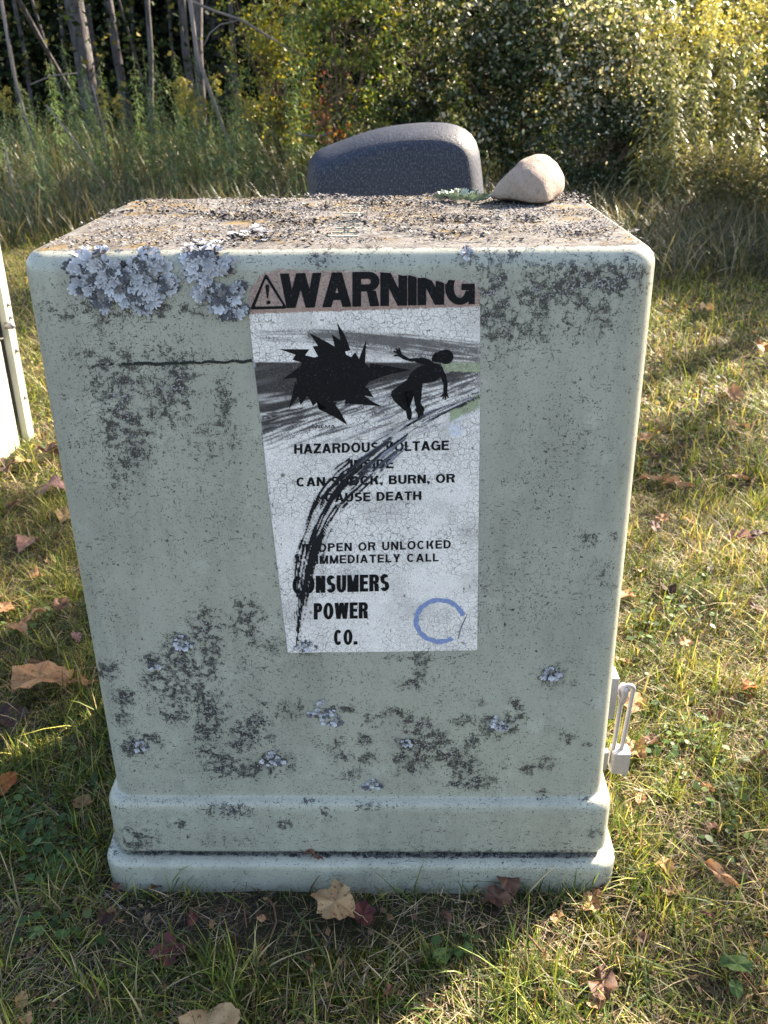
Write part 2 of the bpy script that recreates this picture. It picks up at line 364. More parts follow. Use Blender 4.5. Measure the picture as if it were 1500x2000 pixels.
def sticker_cols(x, y):
    c = np.tile([0.84, 0.785, 0.735], (len(x), 1))
    c = lerp(c, (0.55, 0.505, 0.47), sstep(.42, .75, fbm(x*.02, y*.02, 4, 2))*.6)
    yb = np.interp(x, [487, 937], [613, 599])
    pk = lerp(np.tile([0.41, 0.29, 0.245], (len(x), 1)), (0.36, 0.26, 0.225), sstep(.35, .65, fbm(x*.03, y*.05, 4, 4)))
    pk = lerp(pk, (.42, .25, .18), sstep(14, 0, yb-y)*.5)
    f = (y < yb+(vn(x*.2, y*0, 9)-.5)*1.5).astype(float); c = c*(1-f[:, None])+pk*f[:, None]
    # streaked band above
    up = np.interp(x, [487, 640, 800, 937], [646, 640, 652, 667]); lo = np.interp(x, [487, 640, 770, 937], [661, 671, 690, 708])
    v = (y-up)/(lo-up); st = vn(v*17, x*.012, 5)*.6+vn(v*38, x*.03, 6)*.4
    m = sstep(-.02, .06, v)*sstep(1.35, .9, v)*sstep(.28, .62, st+.25*np.exp(-((v-.42)/.18)**2)*(x > 600))*.92
    m2 = m*sstep(490, 520, x)
    c = lerp(c, (.03, .028, .03), np.clip(m2, 0, 1)*np.where(x < 600, .65, .9))
    # dark wedge below the scratch line
    yl = np.interp(x, [495, 520, 600, 704, 770, 850, 937], [838, 833, 806, 788, 764, 738, 716])
    q = x*.28+y; st = vn(q*.5, (x-.28*y)*.03, 12)*.5+vn(q*.23, (x-.28*y)*.02, 14)*.5
    top = sstep(706, 708.5, y+(x-500)*-.002)
    edge = (yl-y)/34
    fine = vn(x*.010, y*.11+x*.012, 19)*.55+vn(x*.02, y*.30+x*.05, 20)*.45
    w = top*sstep(-.55, .45, edge+(st-.5)*3.6)*(1-.55*sstep(.62, .8, fine)*sstep(35, 80, y-706))
    tone = sstep(.25, .75, fbm(x*.012, y*.03, 4, 15)*.6+st*.4)
    light = sstep(.45, .0, (x-490)/160)*.55+sstep(60, 120, y-706)*.2+sstep(820, 930, x)*.5
    light = light*.75*(.1+1.9*sstep(.35, .75, fine)); light = light*(1-.9*sstep(45, 10, np.hypot((x-790)*.5, (y-728))))
    dark = np.stack([.012+.115*light*(.4+tone), .011+.105*light*(.4+tone), .012+.105*light*(.4+tone)], -1)
    c = c*(1-w[:, None]*.96)+dark*w[:, None]*.96
    # streaks under the wedge
    q2 = x*.36+y; st2 = vn(q2*.33, (x-.36*y)*.022, 31)*.6+vn(q2*.8, (x-.36*y)*.04, 33)*.4
    r = (y-yl)
    low = np.interp(x, [505, 650, 800, 937], [875, 868, 845, 800])
    s2 = sstep(-10, 5, r)*sstep(20, -25, y-low)*sstep(.50, .66, st2+.12*sstep(40, 0, r))
    c = lerp(c, (.06, .058, .062), np.clip(s2*.9, 0, 1))
    # light scuffs running through the dark parts
    s3 = sstep(.68, .78, vn(q2*.45, (x-.36*y)*.015, 41))*sstep(640, 720, x)*sstep(740, 790, y)*sstep(880, 840, y)
    c = lerp(c, (.5, .49, .52), s3*.7)
    lg = np.exp(-(((x-795)/16)**2+((y-784)/18)**2)**2); c = lerp(c, (.6, .58, .58), lg*.8)
    # chips down to the green shell
    n1 = fbm(x*.06, y*.06, 3, 51)
    chip = ((x > 862) & (y > 708) & (y < 724+(x-862)*.05) & (n1+.006*(x-862) > .42)) | ((np.abs(y-(812-(x-880)*.55)) < 9+8*n1) & (x > 878) & (x < 936))
    c = lerp(c, (.36, .40, .26), chip.astype(float))
    rim = ((np.abs(y-(812-(x-880)*.55)-(13+8*n1)) < 2.2) & (x > 870) & (x < 936)).astype(float)
    c = lerp(c, (.62, .6, .64), rim*.8)
    d = np.hypot(x-890, y-841); c = lerp(c, (.68, .69, .76), sstep(14, 12, d+(n1-.5)*4)*.9)
    lip = sstep(7, 1, y-tear_y(x))*sstep(.3, .6, vn(x*.15, y*.1, 55)); c = lerp(c, (.52, .45, .38), lip*.75)
    ed = sstep(5, 0, x-left_x(y))*sstep(.35, .7, vn(y*.08, x*0, 57)); c = lerp(c, (.62, .62, .66), ed*.7*(y > 700))
    bs = [(552, 928, 5), (790, 1164, 3), (718, 1218, 4), (607, 1196, 6)]
    for a, b, r0 in bs: c = lerp(c, (.10, .06, .02), sstep(r0, r0*.4, np.hypot(x-a, y-b)+(n1-.5)*6)*.85)
    return c
def build_sticker():
    root_off = 0.0006
    n = NT('cracked_sticker'); o = n.obj(); c = n.attr('Col', 'Color')
    vv = n.map(o, (1, 1, 1)); w1 = n.add('ShaderNodeVectorMath', operation='ADD')
    nz = n.add('ShaderNodeTexNoise'); nz.inputs['Scale'].default_value = 60; n.set(nz.inputs['Vector'], vv)
    ms = n.add('ShaderNodeVectorMath', operation='SCALE'); n.set(ms.inputs[0], nz.outputs[1]); ms.inputs['Scale'].default_value = 0.012
    n.set(w1.inputs[0], vv); n.set(w1.inputs[1], ms.outputs[0])
    cr = n.voro(w1.outputs[0], 130, 'DISTANCE_TO_EDGE'); cr2 = n.voro(w1.outputs[0], 330, 'DISTANCE_TO_EDGE')
    k1 = n.math('MULTIPLY', n.ss(cr, 0.045, 0.01), n.ss(n.noise(o, 14, 3),   .36, .55, 0, .7))
    k2 = n.math('MULTIPLY', n.ss(cr2, 0.09, 0.02), n.ss(n.noise(o, 22, 3), .38, .55, 0, .40))
    sp = n.ss(n.noise(n.map(o, (1, 1, .5), (0, .6, 0)), 420, 2, .6), .66, .70, 0, .8)
    col = n.mix(k1, c, (.12, .10, .09)); col = n.mix(k2, col, (.16, .14, .13)); col = n.mix(sp, col, (.07, .065, .06))
    col = n.mix(n.ss(n.noise(o, 700, 3, .7), .42, .66, 0, .6), col, (.5, .48, .48), 'MULTIPLY')
    n.bump(n.math('SUBTRACT', n.noise(o, 500, 3), n.math('MULTIPLY', k1, 1.5)), .35, .0008)
    m = n.fin(col, .6, .15)
    x, y, F = sticker_grid(230, 380)
    V = on_front_np(x, y, root_off+0.0001)
    sticker = st = mesh_np('sticker', V, F, m, None, col=sticker_cols(x, y)); child(st)
    st['label'] = 'white warning sticker with a faded pink strip and torn top edge'
    # thin edge of the sheet so that it has thickness
    ink = NT('black_print'); oo = ink.obj()
    ic = ink.mix(ink.ss(ink.noise(oo, 600, 3, .7), .62, .7, 0, .5), (.007, .007, .008), (.16, .15, .16))
    INK = ink.fin(ic, .6, .12)
    ink2 = INK
    def sub(o): o.parent = sticker; return o
    def poly(name, pts, off=.0011, mat=INK, scale=None):
        bm = bmesh.new(); vs = [bm.verts.new((p[0], p[1], 0)) for p in pts]; f = bm.faces.new(vs)
        bmesh.ops.triangulate(bm, faces=[f]); bm.verts.ensure_lookup_table()
        P = on_front_np([v.co.x for v in bm.verts], [v.co.y for v in bm.verts], off)
        for v, p in zip(bm.verts, P): v.co = p
        for f in bm.faces:
            f.normal_update()
            if f.normal.y > 0: f.normal_flip()
        return sub(bm_obj(name, bm, mat, None, False))
    # --- text
    def glyph(ch, w, nar):
        """grotesque capital as polygons, cap height 1; returns polys, advance width"""
        h = w*.84; P = []
        def box(x0, y0, x1, y1): P.append([(x0, y0), (x1, y0), (x1, y1), (x0, y1)])
        def dia(xa, ya, xb, yb, ww): P.append([(xa, ya), (xa+ww, ya), (xb+ww, yb), (xb, yb)])
        def arc(cx, cy, rx, ry, a0, a1, n=14, tx=None, ty=None):
            tx = w if tx is None else tx; ty = h if ty is None else ty
            for k in range(n):
                q = []
                for a, r in ((a0+(a1-a0)*k/n, 0), (a0+(a1-a0)*(k+1)/n, 0)):
                    c, s_ = math.cos(math.radians(a)), math.sin(math.radians(a)); q.append(((cx+rx*c, cy+ry*s_), (cx+(rx-tx)*c, cy+(ry-ty)*s_)))
                P.append([q[0][0], q[1][0], q[1][1], q[0][1]])
        N = nar; W = {'I': w, 'W': 1.16, 'M': .88, 'A': .82, 'V': .78, 'O': .84, 'G': .83, 'C': .79, 'L': .60, 'F': .61, 'E': .66, 'T': .68, 'S': .70, 'P': .70, 'R': .76, 'B': .74, 'Z': .66, 'Y': .78, 'K': .76}.get(ch, .75)
        W = W if ch == 'I' else W*N
        if ch in 'IHEFLNMDBPRKU': box(0, 0 if ch != 'U' else .34, w, 1)
        if ch in 'HNM': box(W-w, 0, W, 1)
        if ch == 'H': box(w, .5-h/2, W-w, .5+h/2)
        if ch in 'EF': box(w, 1-h, W, 1); box(w, .5-h/2+.02, W*.93, .5+h/2+.02)
        if ch in 'EL': box(w, 0, W, h)
        if ch == 'T': box(0, 1-h, W, 1); box(W/2-w/2, 0, W/2+w/2, 1-h)
        if ch == 'N': dia(0, 1, W-w*1.08, 0, w*1.08)
        if ch == 'M': dia(0, 1, W/2-w*.5, 0, w); dia(W-w, 1, W/2-w*.5, 0, w)
        if ch == 'A': dia(W/2-w*.56, 1, 0, 0, w*1.04); dia(W/2-w*.48, 1, W-w*1.04, 0, w*1.04); box(W*.24, .2, W*.76, .2+h)
        if ch == 'V': dia(0, 1, W/2-w*.55, 0, w*1.08); dia(W-w*1.08, 1, W/2-w*.53, 0, w*1.08)
        if ch == 'W':
            a = w*1.02
            dia(0, 1, W*.27-a/2, 0, a); dia(W*.5-a/2, 1, W*.27-a/2, 0, a); dia(W*.5-a/2, 1, W*.73-a/2, 0, a); dia(W-a, 1, W*.73-a/2, 0, a)
        if ch == 'Y': dia(0, 1, W/2-w/2, .38, w*1.12); dia(W-w*1.12, 1, W/2-w/2, .38, w*1.05); box(W/2-w/2, 0, W/2+w/2, .42)
        if ch == 'K': dia(W-w*1.2, 1, w, .36, w*1.2); dia(W-w*1.25, 0, w*1.55, .62, w*1.1)
        if ch == 'Z': box(0, 1-h, W, 1); box(0, 0, W, h); dia(0, h, W-w*1.3, 1-h, w*1.3)
        if ch == 'O' or ch == '0': arc(W/2, .5, W/2, .515, 0, 360, 34)
        if ch == 'C': arc(W/2, .5, W/2, .515, 42, 318, 28)
        if ch == 'G': arc(W/2, .5, W/2, .515, 42, 300, 26); box(W*.55, .5-h*.45, W, .5+h*.45); box(W-w*.72, 0, W, .48); arc(W/2, .5, W/2, .515, 296, 340, 6)
        if ch == 'D': box(w, 1-h, W*.45, 1); box(w, 0, W*.45, h); arc(W*.42, .5, W*.58, .5, -90, 90, 18)
        if ch == 'U': box(W-w, .34, W, 1); arc(W/2, .36, W/2, .375, 180, 360, 18)
        if ch in 'PR': box(w, 1-h, W*.6, 1); box(w, .43, W*.6, .43+h); arc(W*.58, .715, W*.42, .285, -90, 90, 14)
        if ch == 'R': dia(W*.62-w*.3, .45, W-w*1.08, 0, w*1.05)
        if ch == 'B': box(w, 1-h, W*.6, 1); box(w, .5-h/2, W*.6, .5+h/2); box(w, 0, W*.6, h); arc(W*.56, .75-h*.1, W*.38, .25+h*.1, -90, 90, 12); arc(W*.58, .26, W*.42, .25+h*.25, -90, 90, 12)
        if ch == 'S':
            ry = .25+h/4; arc(W/2, 1-ry+.01, W*.48, ry, 30, 270, 18); arc(W/2, ry-.01, W/2, ry, -155, 90, 20)
        if ch == '.': box(0, 0, w*1.1, w*1.0); W = w*1.1
        if ch == ',': P.append([(0, w), (w*1.1, w), (w*1.1, 0), (w*.5, -w*.85), (w*.2, -w*.75), (w*.55, 0), (0, 0)]); W = w*1.1
        if ch == '@': arc(.5, .5, .5, .5, 0, 360, 28, .09, .09); arc(.5, .5, .26, .27, 45, 315, 16, .09, .09); W = 1.0
        if ch == ' ': W = .34*N
        return P, W
    def put_text(name, s, quad, w=.17, nar=1.0, gap=.09, cut=None, mat=INK, lift=.0011):
        polys = []; x = 0
        for ch in s:
            g, W = glyph(ch, w, nar); polys += [[(a+x, b) for a, b in p] for p in g]; x += W+gap
        tot = x-gap; bm = bmesh.new()
        (tlx, tly), (trx, try_), (brx, bry), (blx, bly) = quad; zk = 0
        for p in polys:
            zk += 1; vs = []
            for a, t in p:
                u = a/tot; bx, by = blx+(brx-blx)*u, bly+(bry-bly)*u; tx, ty = tlx+(trx-tlx)*u, tly+(try_-tly)*u
                vs.append(bm.verts.new((bx+(tx-bx)*t, by+(ty-by)*t, (zk % 7)*.00001)))
            bm.faces.new(vs)
        if cut:
            src = bm; bm = bmesh.new()
            for a, b in zip(cut[:-1], cut[1:]):
                p = src.copy(); G = lambda: p.verts[:]+p.edges[:]+p.faces[:]
                bmesh.ops.bisect_plane(p, geom=G(), plane_co=(a[0], 0, 0), plane_no=(-1, 0, 0), clear_outer=True)
                bmesh.ops.bisect_plane(p, geom=G(), plane_co=(b[0], 0, 0), plane_no=(1, 0, 0), clear_outer=True)
                dx, dy = b[0]-a[0], b[1]-a[1]
                bmesh.ops.bisect_plane(p, geom=G(), plane_co=(a[0], a[1]+1.5, 0), plane_no=(dy, -dx, 0), clear_outer=True)
                tm = bpy.data.meshes.new('x'); p.to_mesh(tm); p.free(); bm.from_mesh(tm); bpy.data.meshes.remove(tm)
            src.free()
        P = on_front_np([v.co.x for v in bm.verts], [v.co.y for v in bm.verts], lift); zz = [v.co.z for v in bm.verts]
        for v, p, z in zip(bm.verts, P, zz): v.co = (p[0], p[1]-z, p[2])
        for f in bm.faces:
            f.normal_update()
            if f.normal.y > 0: f.normal_flip()
        o = sub(bm_obj(name, bm, mat, None, False)); o['label'] = 'printed text reading '+s.replace('@', 'copyright'); return o
    A = lambda X, Y: (480+.32*X, 510+.32*Y)
    B = lambda X, Y: (500+.30667*X, 840+.30667*Y)
    def Q(f, xl, xr, tl, bl, tr, br): return [f(xl, tl), f(xr, tr), f(xr, br), f(xl, bl)]
    tear = [p for p in TEAR if p[0] > 540 and p[0] < 930]+[(937, 570)]
    put_text('heading_text', 'WARNING', Q(A, 208, 1398, 76, 288, 50, 262), .245, 1.0, .02, cut=[(520, 520)]+tear)
    put_text('warning_text', 'HAZARDOUS VOLTAGE', Q(B, 243, 1228, 90, 152, 66, 127), .225, 1.0, .10)
    put_text('warning_text', 'INSIDE', Q(B, 600, 876, 190, 248, 182, 243), .225, 1.0, .10)
    put_text('warning_text', 'CAN SHOCK, BURN, OR', Q(B, 257, 1267, 303, 360, 278, 334), .225, 1.0, .10)
    put_text('warning_text', 'CAUSE DEATH', Q(B, 440, 1053, 402, 460, 389, 444), .225, 1.0, .10)
    put_text('warning_text', 'IF OPEN OR UNLOCKED', Q(B, 293, 1241, 726, 779, 700, 753), .215, 1.05, .18)
    put_text('warning_text', 'IMMEDIATELY CALL', Q(B, 383, 1163, 800, 853, 785, 836), .215, 1.05, .18)
    put_text('company_text', 'CONSUMERS', Q(B, 233, 848, 932, 1042, 917, 1024), .225, .70, .06)
    put_text('company_text', 'POWER', Q(B, 368, 713, 1103, 1207, 1096, 1199), .225, .70, .06)
    put_text('company_text', 'CO.', Q(B, 496, 646, 1273, 1369, 1270, 1366), .225, .70, .08)
    put_text('copyright_text', '@NEMA', Q(A, 400, 545, 1000, 1021, 998, 1019), .17, 1.3, .2)
    # --- alert triangle
    def rounded(pts, r, n=5):
        out = []
        for i, p in enumerate(pts):
            a = Vector(pts[i-1])-Vector(p); b = Vector(pts[(i+1) % len(pts)])-Vector(p)
            pa = Vector(p)+a.normalized()*r; pb = Vector(p)+b.normalized()*r
            for k in range(n+1):
                t = k/n; out.append(tuple(pa*(1-t)**2+Vector(p)*2*t*(1-t)+pb*t*t))
        return out
    Vv = lambda l: [Vector(A(*p)) for p in l]
    outer = rounded(Vv([(122, 72), (255, 290), (25, 296)]), 7); inner = rounded(Vv([(122, 105), (230, 274), (54, 278)]), 4)
    # ring between outlines
    bm = bmesh.new(); nO = len(outer)
    P1 = on_front_np([p[0] for p in outer], [p[1] for p in outer], .0011); P2 = on_front_np([p[0] for p in inner], [p[1] for p in inner], .0011)
    a = [bm.verts.new(p) for p in P1]; b = [bm.verts.new(p) for p in P2]
    for k in range(nO): bm.faces.new((a[k], a[(k+1) % nO], b[(k+1) % nO], b[k]))
    bmesh.ops.recalc_face_normals(bm, faces=bm.faces)
    tr = sub(bm_obj('alert_triangle', bm, INK, None, False))
    poly('exclamation_mark', [A(*p) for p in ((118, 150), (126, 142), (136, 142), (144, 150), (143, 175), (137, 228), (129, 228), (122, 180))])
    poly('exclamation_mark', [A(139+13*math.cos(t), 252+12*math.sin(t)) for t in np.linspace(0, 2*math.pi, 16)[:-1]])
    # --- burst
    def multi(name, polys, off):
        bm = bmesh.new()
        for zi, pts in enumerate(polys):
            vs = [bm.verts.new(on_front(p[0], p[1], off+zi*.000006)) for p in pts]; f = bm.faces.new(vs); bmesh.ops.triangulate(bm, faces=[f])
        for f in bm.faces:
            f.normal_update()
            if f.normal.y > 0: f.normal_flip()
        return sub(bm_obj(name, bm, INK, None, False))
    burst = [[(350,610),(460,575),(610,570),(730,625),(790,690),(720,780),(600,850),(430,862),(325,795),(305,700)],
      [(205,537),(388,538),(362,575),(480,602),(470,660),(285,602),(305,572)], [(388,438),(480,485),(560,530),(600,600),(457,610),(408,520),(440,517)], [(525,448),(578,482),(556,372),(604,450),(640,545),(606,550),(625,610),(540,600),(545,528)],
      [(620,612),(668,556),(700,612)], [(735,480),(728,640),(686,612)], [(760,625),(870,640),(1005,665),(880,690),(740,740)], [(700,760),(745,775),(780,832),(690,812)], [(640,780),(700,800),(760,850),(832,888),(740,878),(600,868)],
      [(655,855),(600,880),(630,845)], [(445,905),(540,950),(622,1002),(580,925),(530,850),(430,850),(500,900)], [(445,850),(410,885),(372,800)], [(390,800),(335,880),(308,790)], [(262,905),(302,735),(345,800),(300,850)], [(350,700),(322,722),(335,690)],
      [(225,722),(345,632),(420,640),(400,690),(330,705)], [(480,870),(520,905),(560,860)]]
    b = multi('lightning_burst', [[A(*p) for p in q] for q in burst], .0010); b['label'] = 'jagged black electric burst symbol'
    # --- falling person pictogram
    el = lambda cx, cy, rx, ry, n=18: [(cx+rx*math.cos(t), cy+ry*math.sin(t)) for t in np.linspace(0, 2*math.pi, n+1)[:-1]]
    pe = [el(1222, 584, 46, 45), [(1190,545),(1172,556),(1152,560),(1150,570),(1170,577),(1160,586),(1140,582),(1134,592),(1142,602),(1136,612),(1160,618),(1215,622),(1225,580)],   # head, open mouth
      [(1030,600),(1075,586),(1120,600),(1150,622),(1190,632),(1206,655),(1196,700),(1160,732),(1100,745),(1040,745),(985,725),(1005,685),(1050,648),(1090,632),(1035,618)],   # torso
      [(985,722),(930,765),(892,792),(886,818),(902,850),(930,878),(968,912),(998,906),(972,880),(946,842),(946,822),(966,800),(1040,772),(1080,750),(1040,720)], [(972,900),(1008,895),(1014,925),(1012,960),(1000,972),(986,962),(981,930)],
      [(1012,760),(1080,745),(1074,800),(1072,840),(1066,862),(1082,890),(1052,915),(1034,880),(1026,830)], [(1030,905),(1050,890),(1082,885),(1092,906),(1085,925),(1090,945),(1070,966),(1050,972),(1050,935)],
      [(1052,612),(1010,614),(962,600),(930,578),(944,562),(968,578),(1000,594),(1050,590)], [(935,580),(905,582),(902,575),(922,568)], [(930,570),(901,552),(902,544),(935,558)], [(928,562),(914,536),(922,532),(942,556)], [(938,562),(930,532),(939,530),(952,562)], [(925,562),(950,560),(958,580),(932,584)],
      [(1178,640),(1200,650),(1220,690),(1233,745),(1230,805),(1206,805),(1206,750),(1188,700)], [(1208,800),(1230,800),(1230,822),(1206,822)], [(1206,806),(1186,826),(1191,832),(1212,818)], [(1208,818),(1198,842),(1205,844),(1217,820)], [(1215,820),(1214,847),(1222,847),(1226,820)], [(1222,815),(1233,836),(1240,831),(1230,806)]]
    o = multi('falling_person_symbol', [[A(*q) for q in p] for p in pe], .0012); o['label'] = 'black pictogram of a person thrown backwards'
    # --- blue marker ring
    bl = flat('blue_marker', (.20, .26, .45), .6, .2, 0, .5, 260)
    vs = []; bm = bmesh.new(); n_ = 44
    for k in range(n_+1):
        t = math.radians(14)+(2*math.pi-math.radians(72))*k/n_
        for rr in (1.0+.015*math.sin(k), .81+.02*math.sin(k*1.7)):
            X, Y = 1170+166*rr*math.cos(-t), 1215+146*rr*math.sin(-t); vs.append(bm.verts.new(on_front(*B(X, Y), .0011)))
    for k in range(n_): bm.faces.new((vs[2*k], vs[2*k+1], vs[2*k+3], vs[2*k+2]))
    bmesh.ops.recalc_face_normals(bm, faces=bm.faces); o = sub(bm_obj('marker_ring', bm, bl, None, False)); o['label'] = 'faded blue ring drawn near the lower right corner'
    poly('slit', [B(1350, 1160), B(1338, 1195), B(1306, 1270), B(1290, 1330), B(1283, 1330), B(1299, 1268), B(1322, 1215)], .0012, flat('slit_grey', (.12, .12, .15)))
    # --- rubbed black smear across the sticker
    CL = np.array([(936,772,8),(900,790,12),(860,808,12),(820,832,16),(780,860,20),(745,886,25),(705,920,30),(675,947,31),(648,978,27),(630,1010,24),(613,1050,21),(602,1090,24),(596,1120,22),(590,1155,16),(586,1200,10),(582,1235,7),(579,1262,3)], float)
    nx, ny = 200, 330
    gx, gy = np.meshgrid(np.linspace(535, 937, nx), np.linspace(755, 1268, ny), indexing='ij'); x = gx.ravel(); y = gy.ravel()
    best = np.full(len(x), 1e9); sd_ = np.zeros(len(x)); al = np.zeros(len(x)); hw = np.ones(len(x)); acc = 0
    for p, q in zip(CL[:-1], CL[1:]):
        d = q[:2]-p[:2]; L = np.hypot(*d); t = np.clip(((x-p[0])*d[0]+(y-p[1])*d[1])/L**2, 0, 1)
        ex = x-(p[0]+t*d[0]); ey = y-(p[1]+t*d[1]); r = np.hypot(ex, ey); s = np.sign(ex*d[1]-ey*d[0]); k = r < best
        best[k] = r[k]; sd_[k] = (r*s)[k]; al[k] = (acc+t*L)[k]; hw[k] = (p[2]+t*(q[2]-p[2]))[k]; acc += L
    u = sd_/hw
    st = vn(u*7, al*.02, 61)*.5+vn(u*16, al*.045, 63)*.3+fbm(x*.12, y*.12, 3, 64)*.2
    core = sstep(1.25, .35, np.abs(u+.1*np.sin(al*.02)))
    a = sstep(.46, .70, st*1.45+core*.22-.30+.05*(al > 220))*.88
    lobe = sstep(.62, .70, st)*sstep(2.3, 1.1, np.abs(u))*(u < 0)*sstep(150, 260, al)*sstep(330, 260, al)*.7
    gap = sstep(.66, .72, vn(u*5+3, al*.012, 70))*.8
    a = np.clip(np.maximum(a*(1-gap*(np.abs(u) > .1))*sstep(1.55, 1.0, np.abs(u)), lobe), 0, 1)*(x < right_x(y)-1)*(x > left_x(y)+1)
    blu = sstep(.35, .7, vn(u*9+5, al*.015, 66))*sstep(330, 240, al)
    cc = np.stack([.010+.060*blu, .011+.066*blu, .014+.082*blu], -1)
    ws = sstep(.62, .74, vn(u*14, al*.02, 77))*.85
    cc = lerp(cc, (.30, .31, .36), ws*sstep(300, 200, al))
    i, j = np.meshgrid(np.arange(nx-1), np.arange(ny-1), indexing='ij'); kk = (i*ny+j).ravel(); F = np.stack([kk, kk+1, kk+ny+1, kk+ny], -1)
    F = F[(a[F].max(1) > .01)]
    used = np.unique(F); mp = np.full(len(x), -1); mp[used] = np.arange(len(used))
    n = NT('black_scuff'); al_ = n.attr('alpha'); o = n.obj()
    f = n.ss(n.math('ADD', al_, n.math('MULTIPLY', n.math('SUBTRACT', n.noise(o, 600, 4, .75), .5), 1.6)), .36, .66)
    m = n.fin(n.attr('Col', 'Color'), .5, .2); tb = n.add('ShaderNodeBsdfTransparent'); mx = n.add('ShaderNodeMixShader'); n.set(mx.inputs[0], f)
    n.t.links.new(tb.outputs[0], mx.inputs[1]); n.t.links.new(n.b.outputs[0], mx.inputs[2]); n.t.links.new(mx.outputs[0], n.out.inputs[0])
    o = sub(mesh_np('black_smear', on_front_np(x[used], y[used], .0017), mp[F], m, None, col=cc[used], attrs={'alpha': a[used]}))
    o['label'] = 'curved black rubbed smear sweeping down the sticker'
    # long dark scratch on the shell left of the sticker
    nx, ny = 260, 26
    gx, gy = np.meshgrid(np.linspace(118, 492, nx), np.linspace(-1, 1, ny), indexing='ij'); x = gx.ravel(); v = gy.ravel()
    yc = np.interp(x, [118, 160, 200, 300, 492], [719, 716, 712, 711, 705]); y = yc+v*12
    a = sstep(3.5+2*vn(x*.05, 0*x, 81), 1.2, np.abs(v*12+(vn(x*.06, x*0, 82)-.5)*4))*(.35+.65*sstep(150, 270, x))*sstep(.2, .5, vn(x*.12, v*2, 83)+.3*(x > 260))
    a = np.maximum(a, sstep(.5, .8, fbm(x*.15, y*.3, 3, 84))*sstep(1, .2, np.abs(v))*.5)
    i, j = np.meshgrid(np.arange(nx-1), np.arange(ny-1), indexing='ij'); kk = (i*ny+j).ravel(); F = np.stack([kk, kk+1, kk+ny+1, kk+ny], -1)
    o = child(mesh_np('scratch', on_front_np(x, y, .0009), F, m, None, col=np.tile([.02, .022, .02], (len(x), 1)), attrs={'alpha': a})); o['label'] = 'long dark horizontal scratch running into the sticker'
build_sticker()

# ------------------------------------------------------------ lichen
def lichen_mat(name, a, b, dark):
    n = NT(name); o = n.obj(); c = n.attr('Col', 'Color')
    col = n.mix(n.ss(n.noise(o, 500, 4, .7), .4, .7, 0, .5), c, dark)
    geo = n.add('ShaderNodeNewGeometry'); col = n.mix(geo.outputs['Backfacing'], col, (.06, .055, .06))
    n.bump(n.noise(o, 700, 3), .4, .0006); return n.fin(col, .85, .15)
LIC = lichen_mat('grey_lichen', None, None, (.2, .2, .23))
def lobe(sz, seed):
    """one branching lobe: fan with rounded notched rim, points in local (along, across, lift)"""
    r = random.Random(seed); n = 17; V = [(0, 0, 0)]; mid = []; rim = []
    k = r.choice((3, 4, 4, 5)); ph = r.random()*6
    for i in range(n):
        t = i/(n-1); th = (t-.5)*1.9
        nt_ = .58+.42*abs(math.cos(t*math.pi*k*.8+ph))**.5+r.uniform(-.05, .05)
        R = sz*nt_*(1-.25*abs(t-.5)*2)
        mid.append((R*.6*math.cos(th)*1.2, R*.58*math.sin(th), sz*.03)); rim.append((R*math.cos(th)*1.2, R*math.sin(th)*1.05, sz*(.02+.13*r.random())))
    V += mid+rim; F = [(0, 1+i, 2+i) for i in range(n-1)]+[(1+i, 1+n+i, 2+n+i, 2+i) for i in range(n-1)]
    return V, F
LIC2 = lichen_mat('pale_green_lichen', None, None, (.22, .26, .2))
for _n in [q for q in LIC2.node_tree.nodes if q.type == 'MIX' and q.inputs[0].is_linked and q.inputs[0].links[0].from_node.type == 'NEW_GEOMETRY']: _n.inputs[7].default_value = (.30, .37, .27, 1)
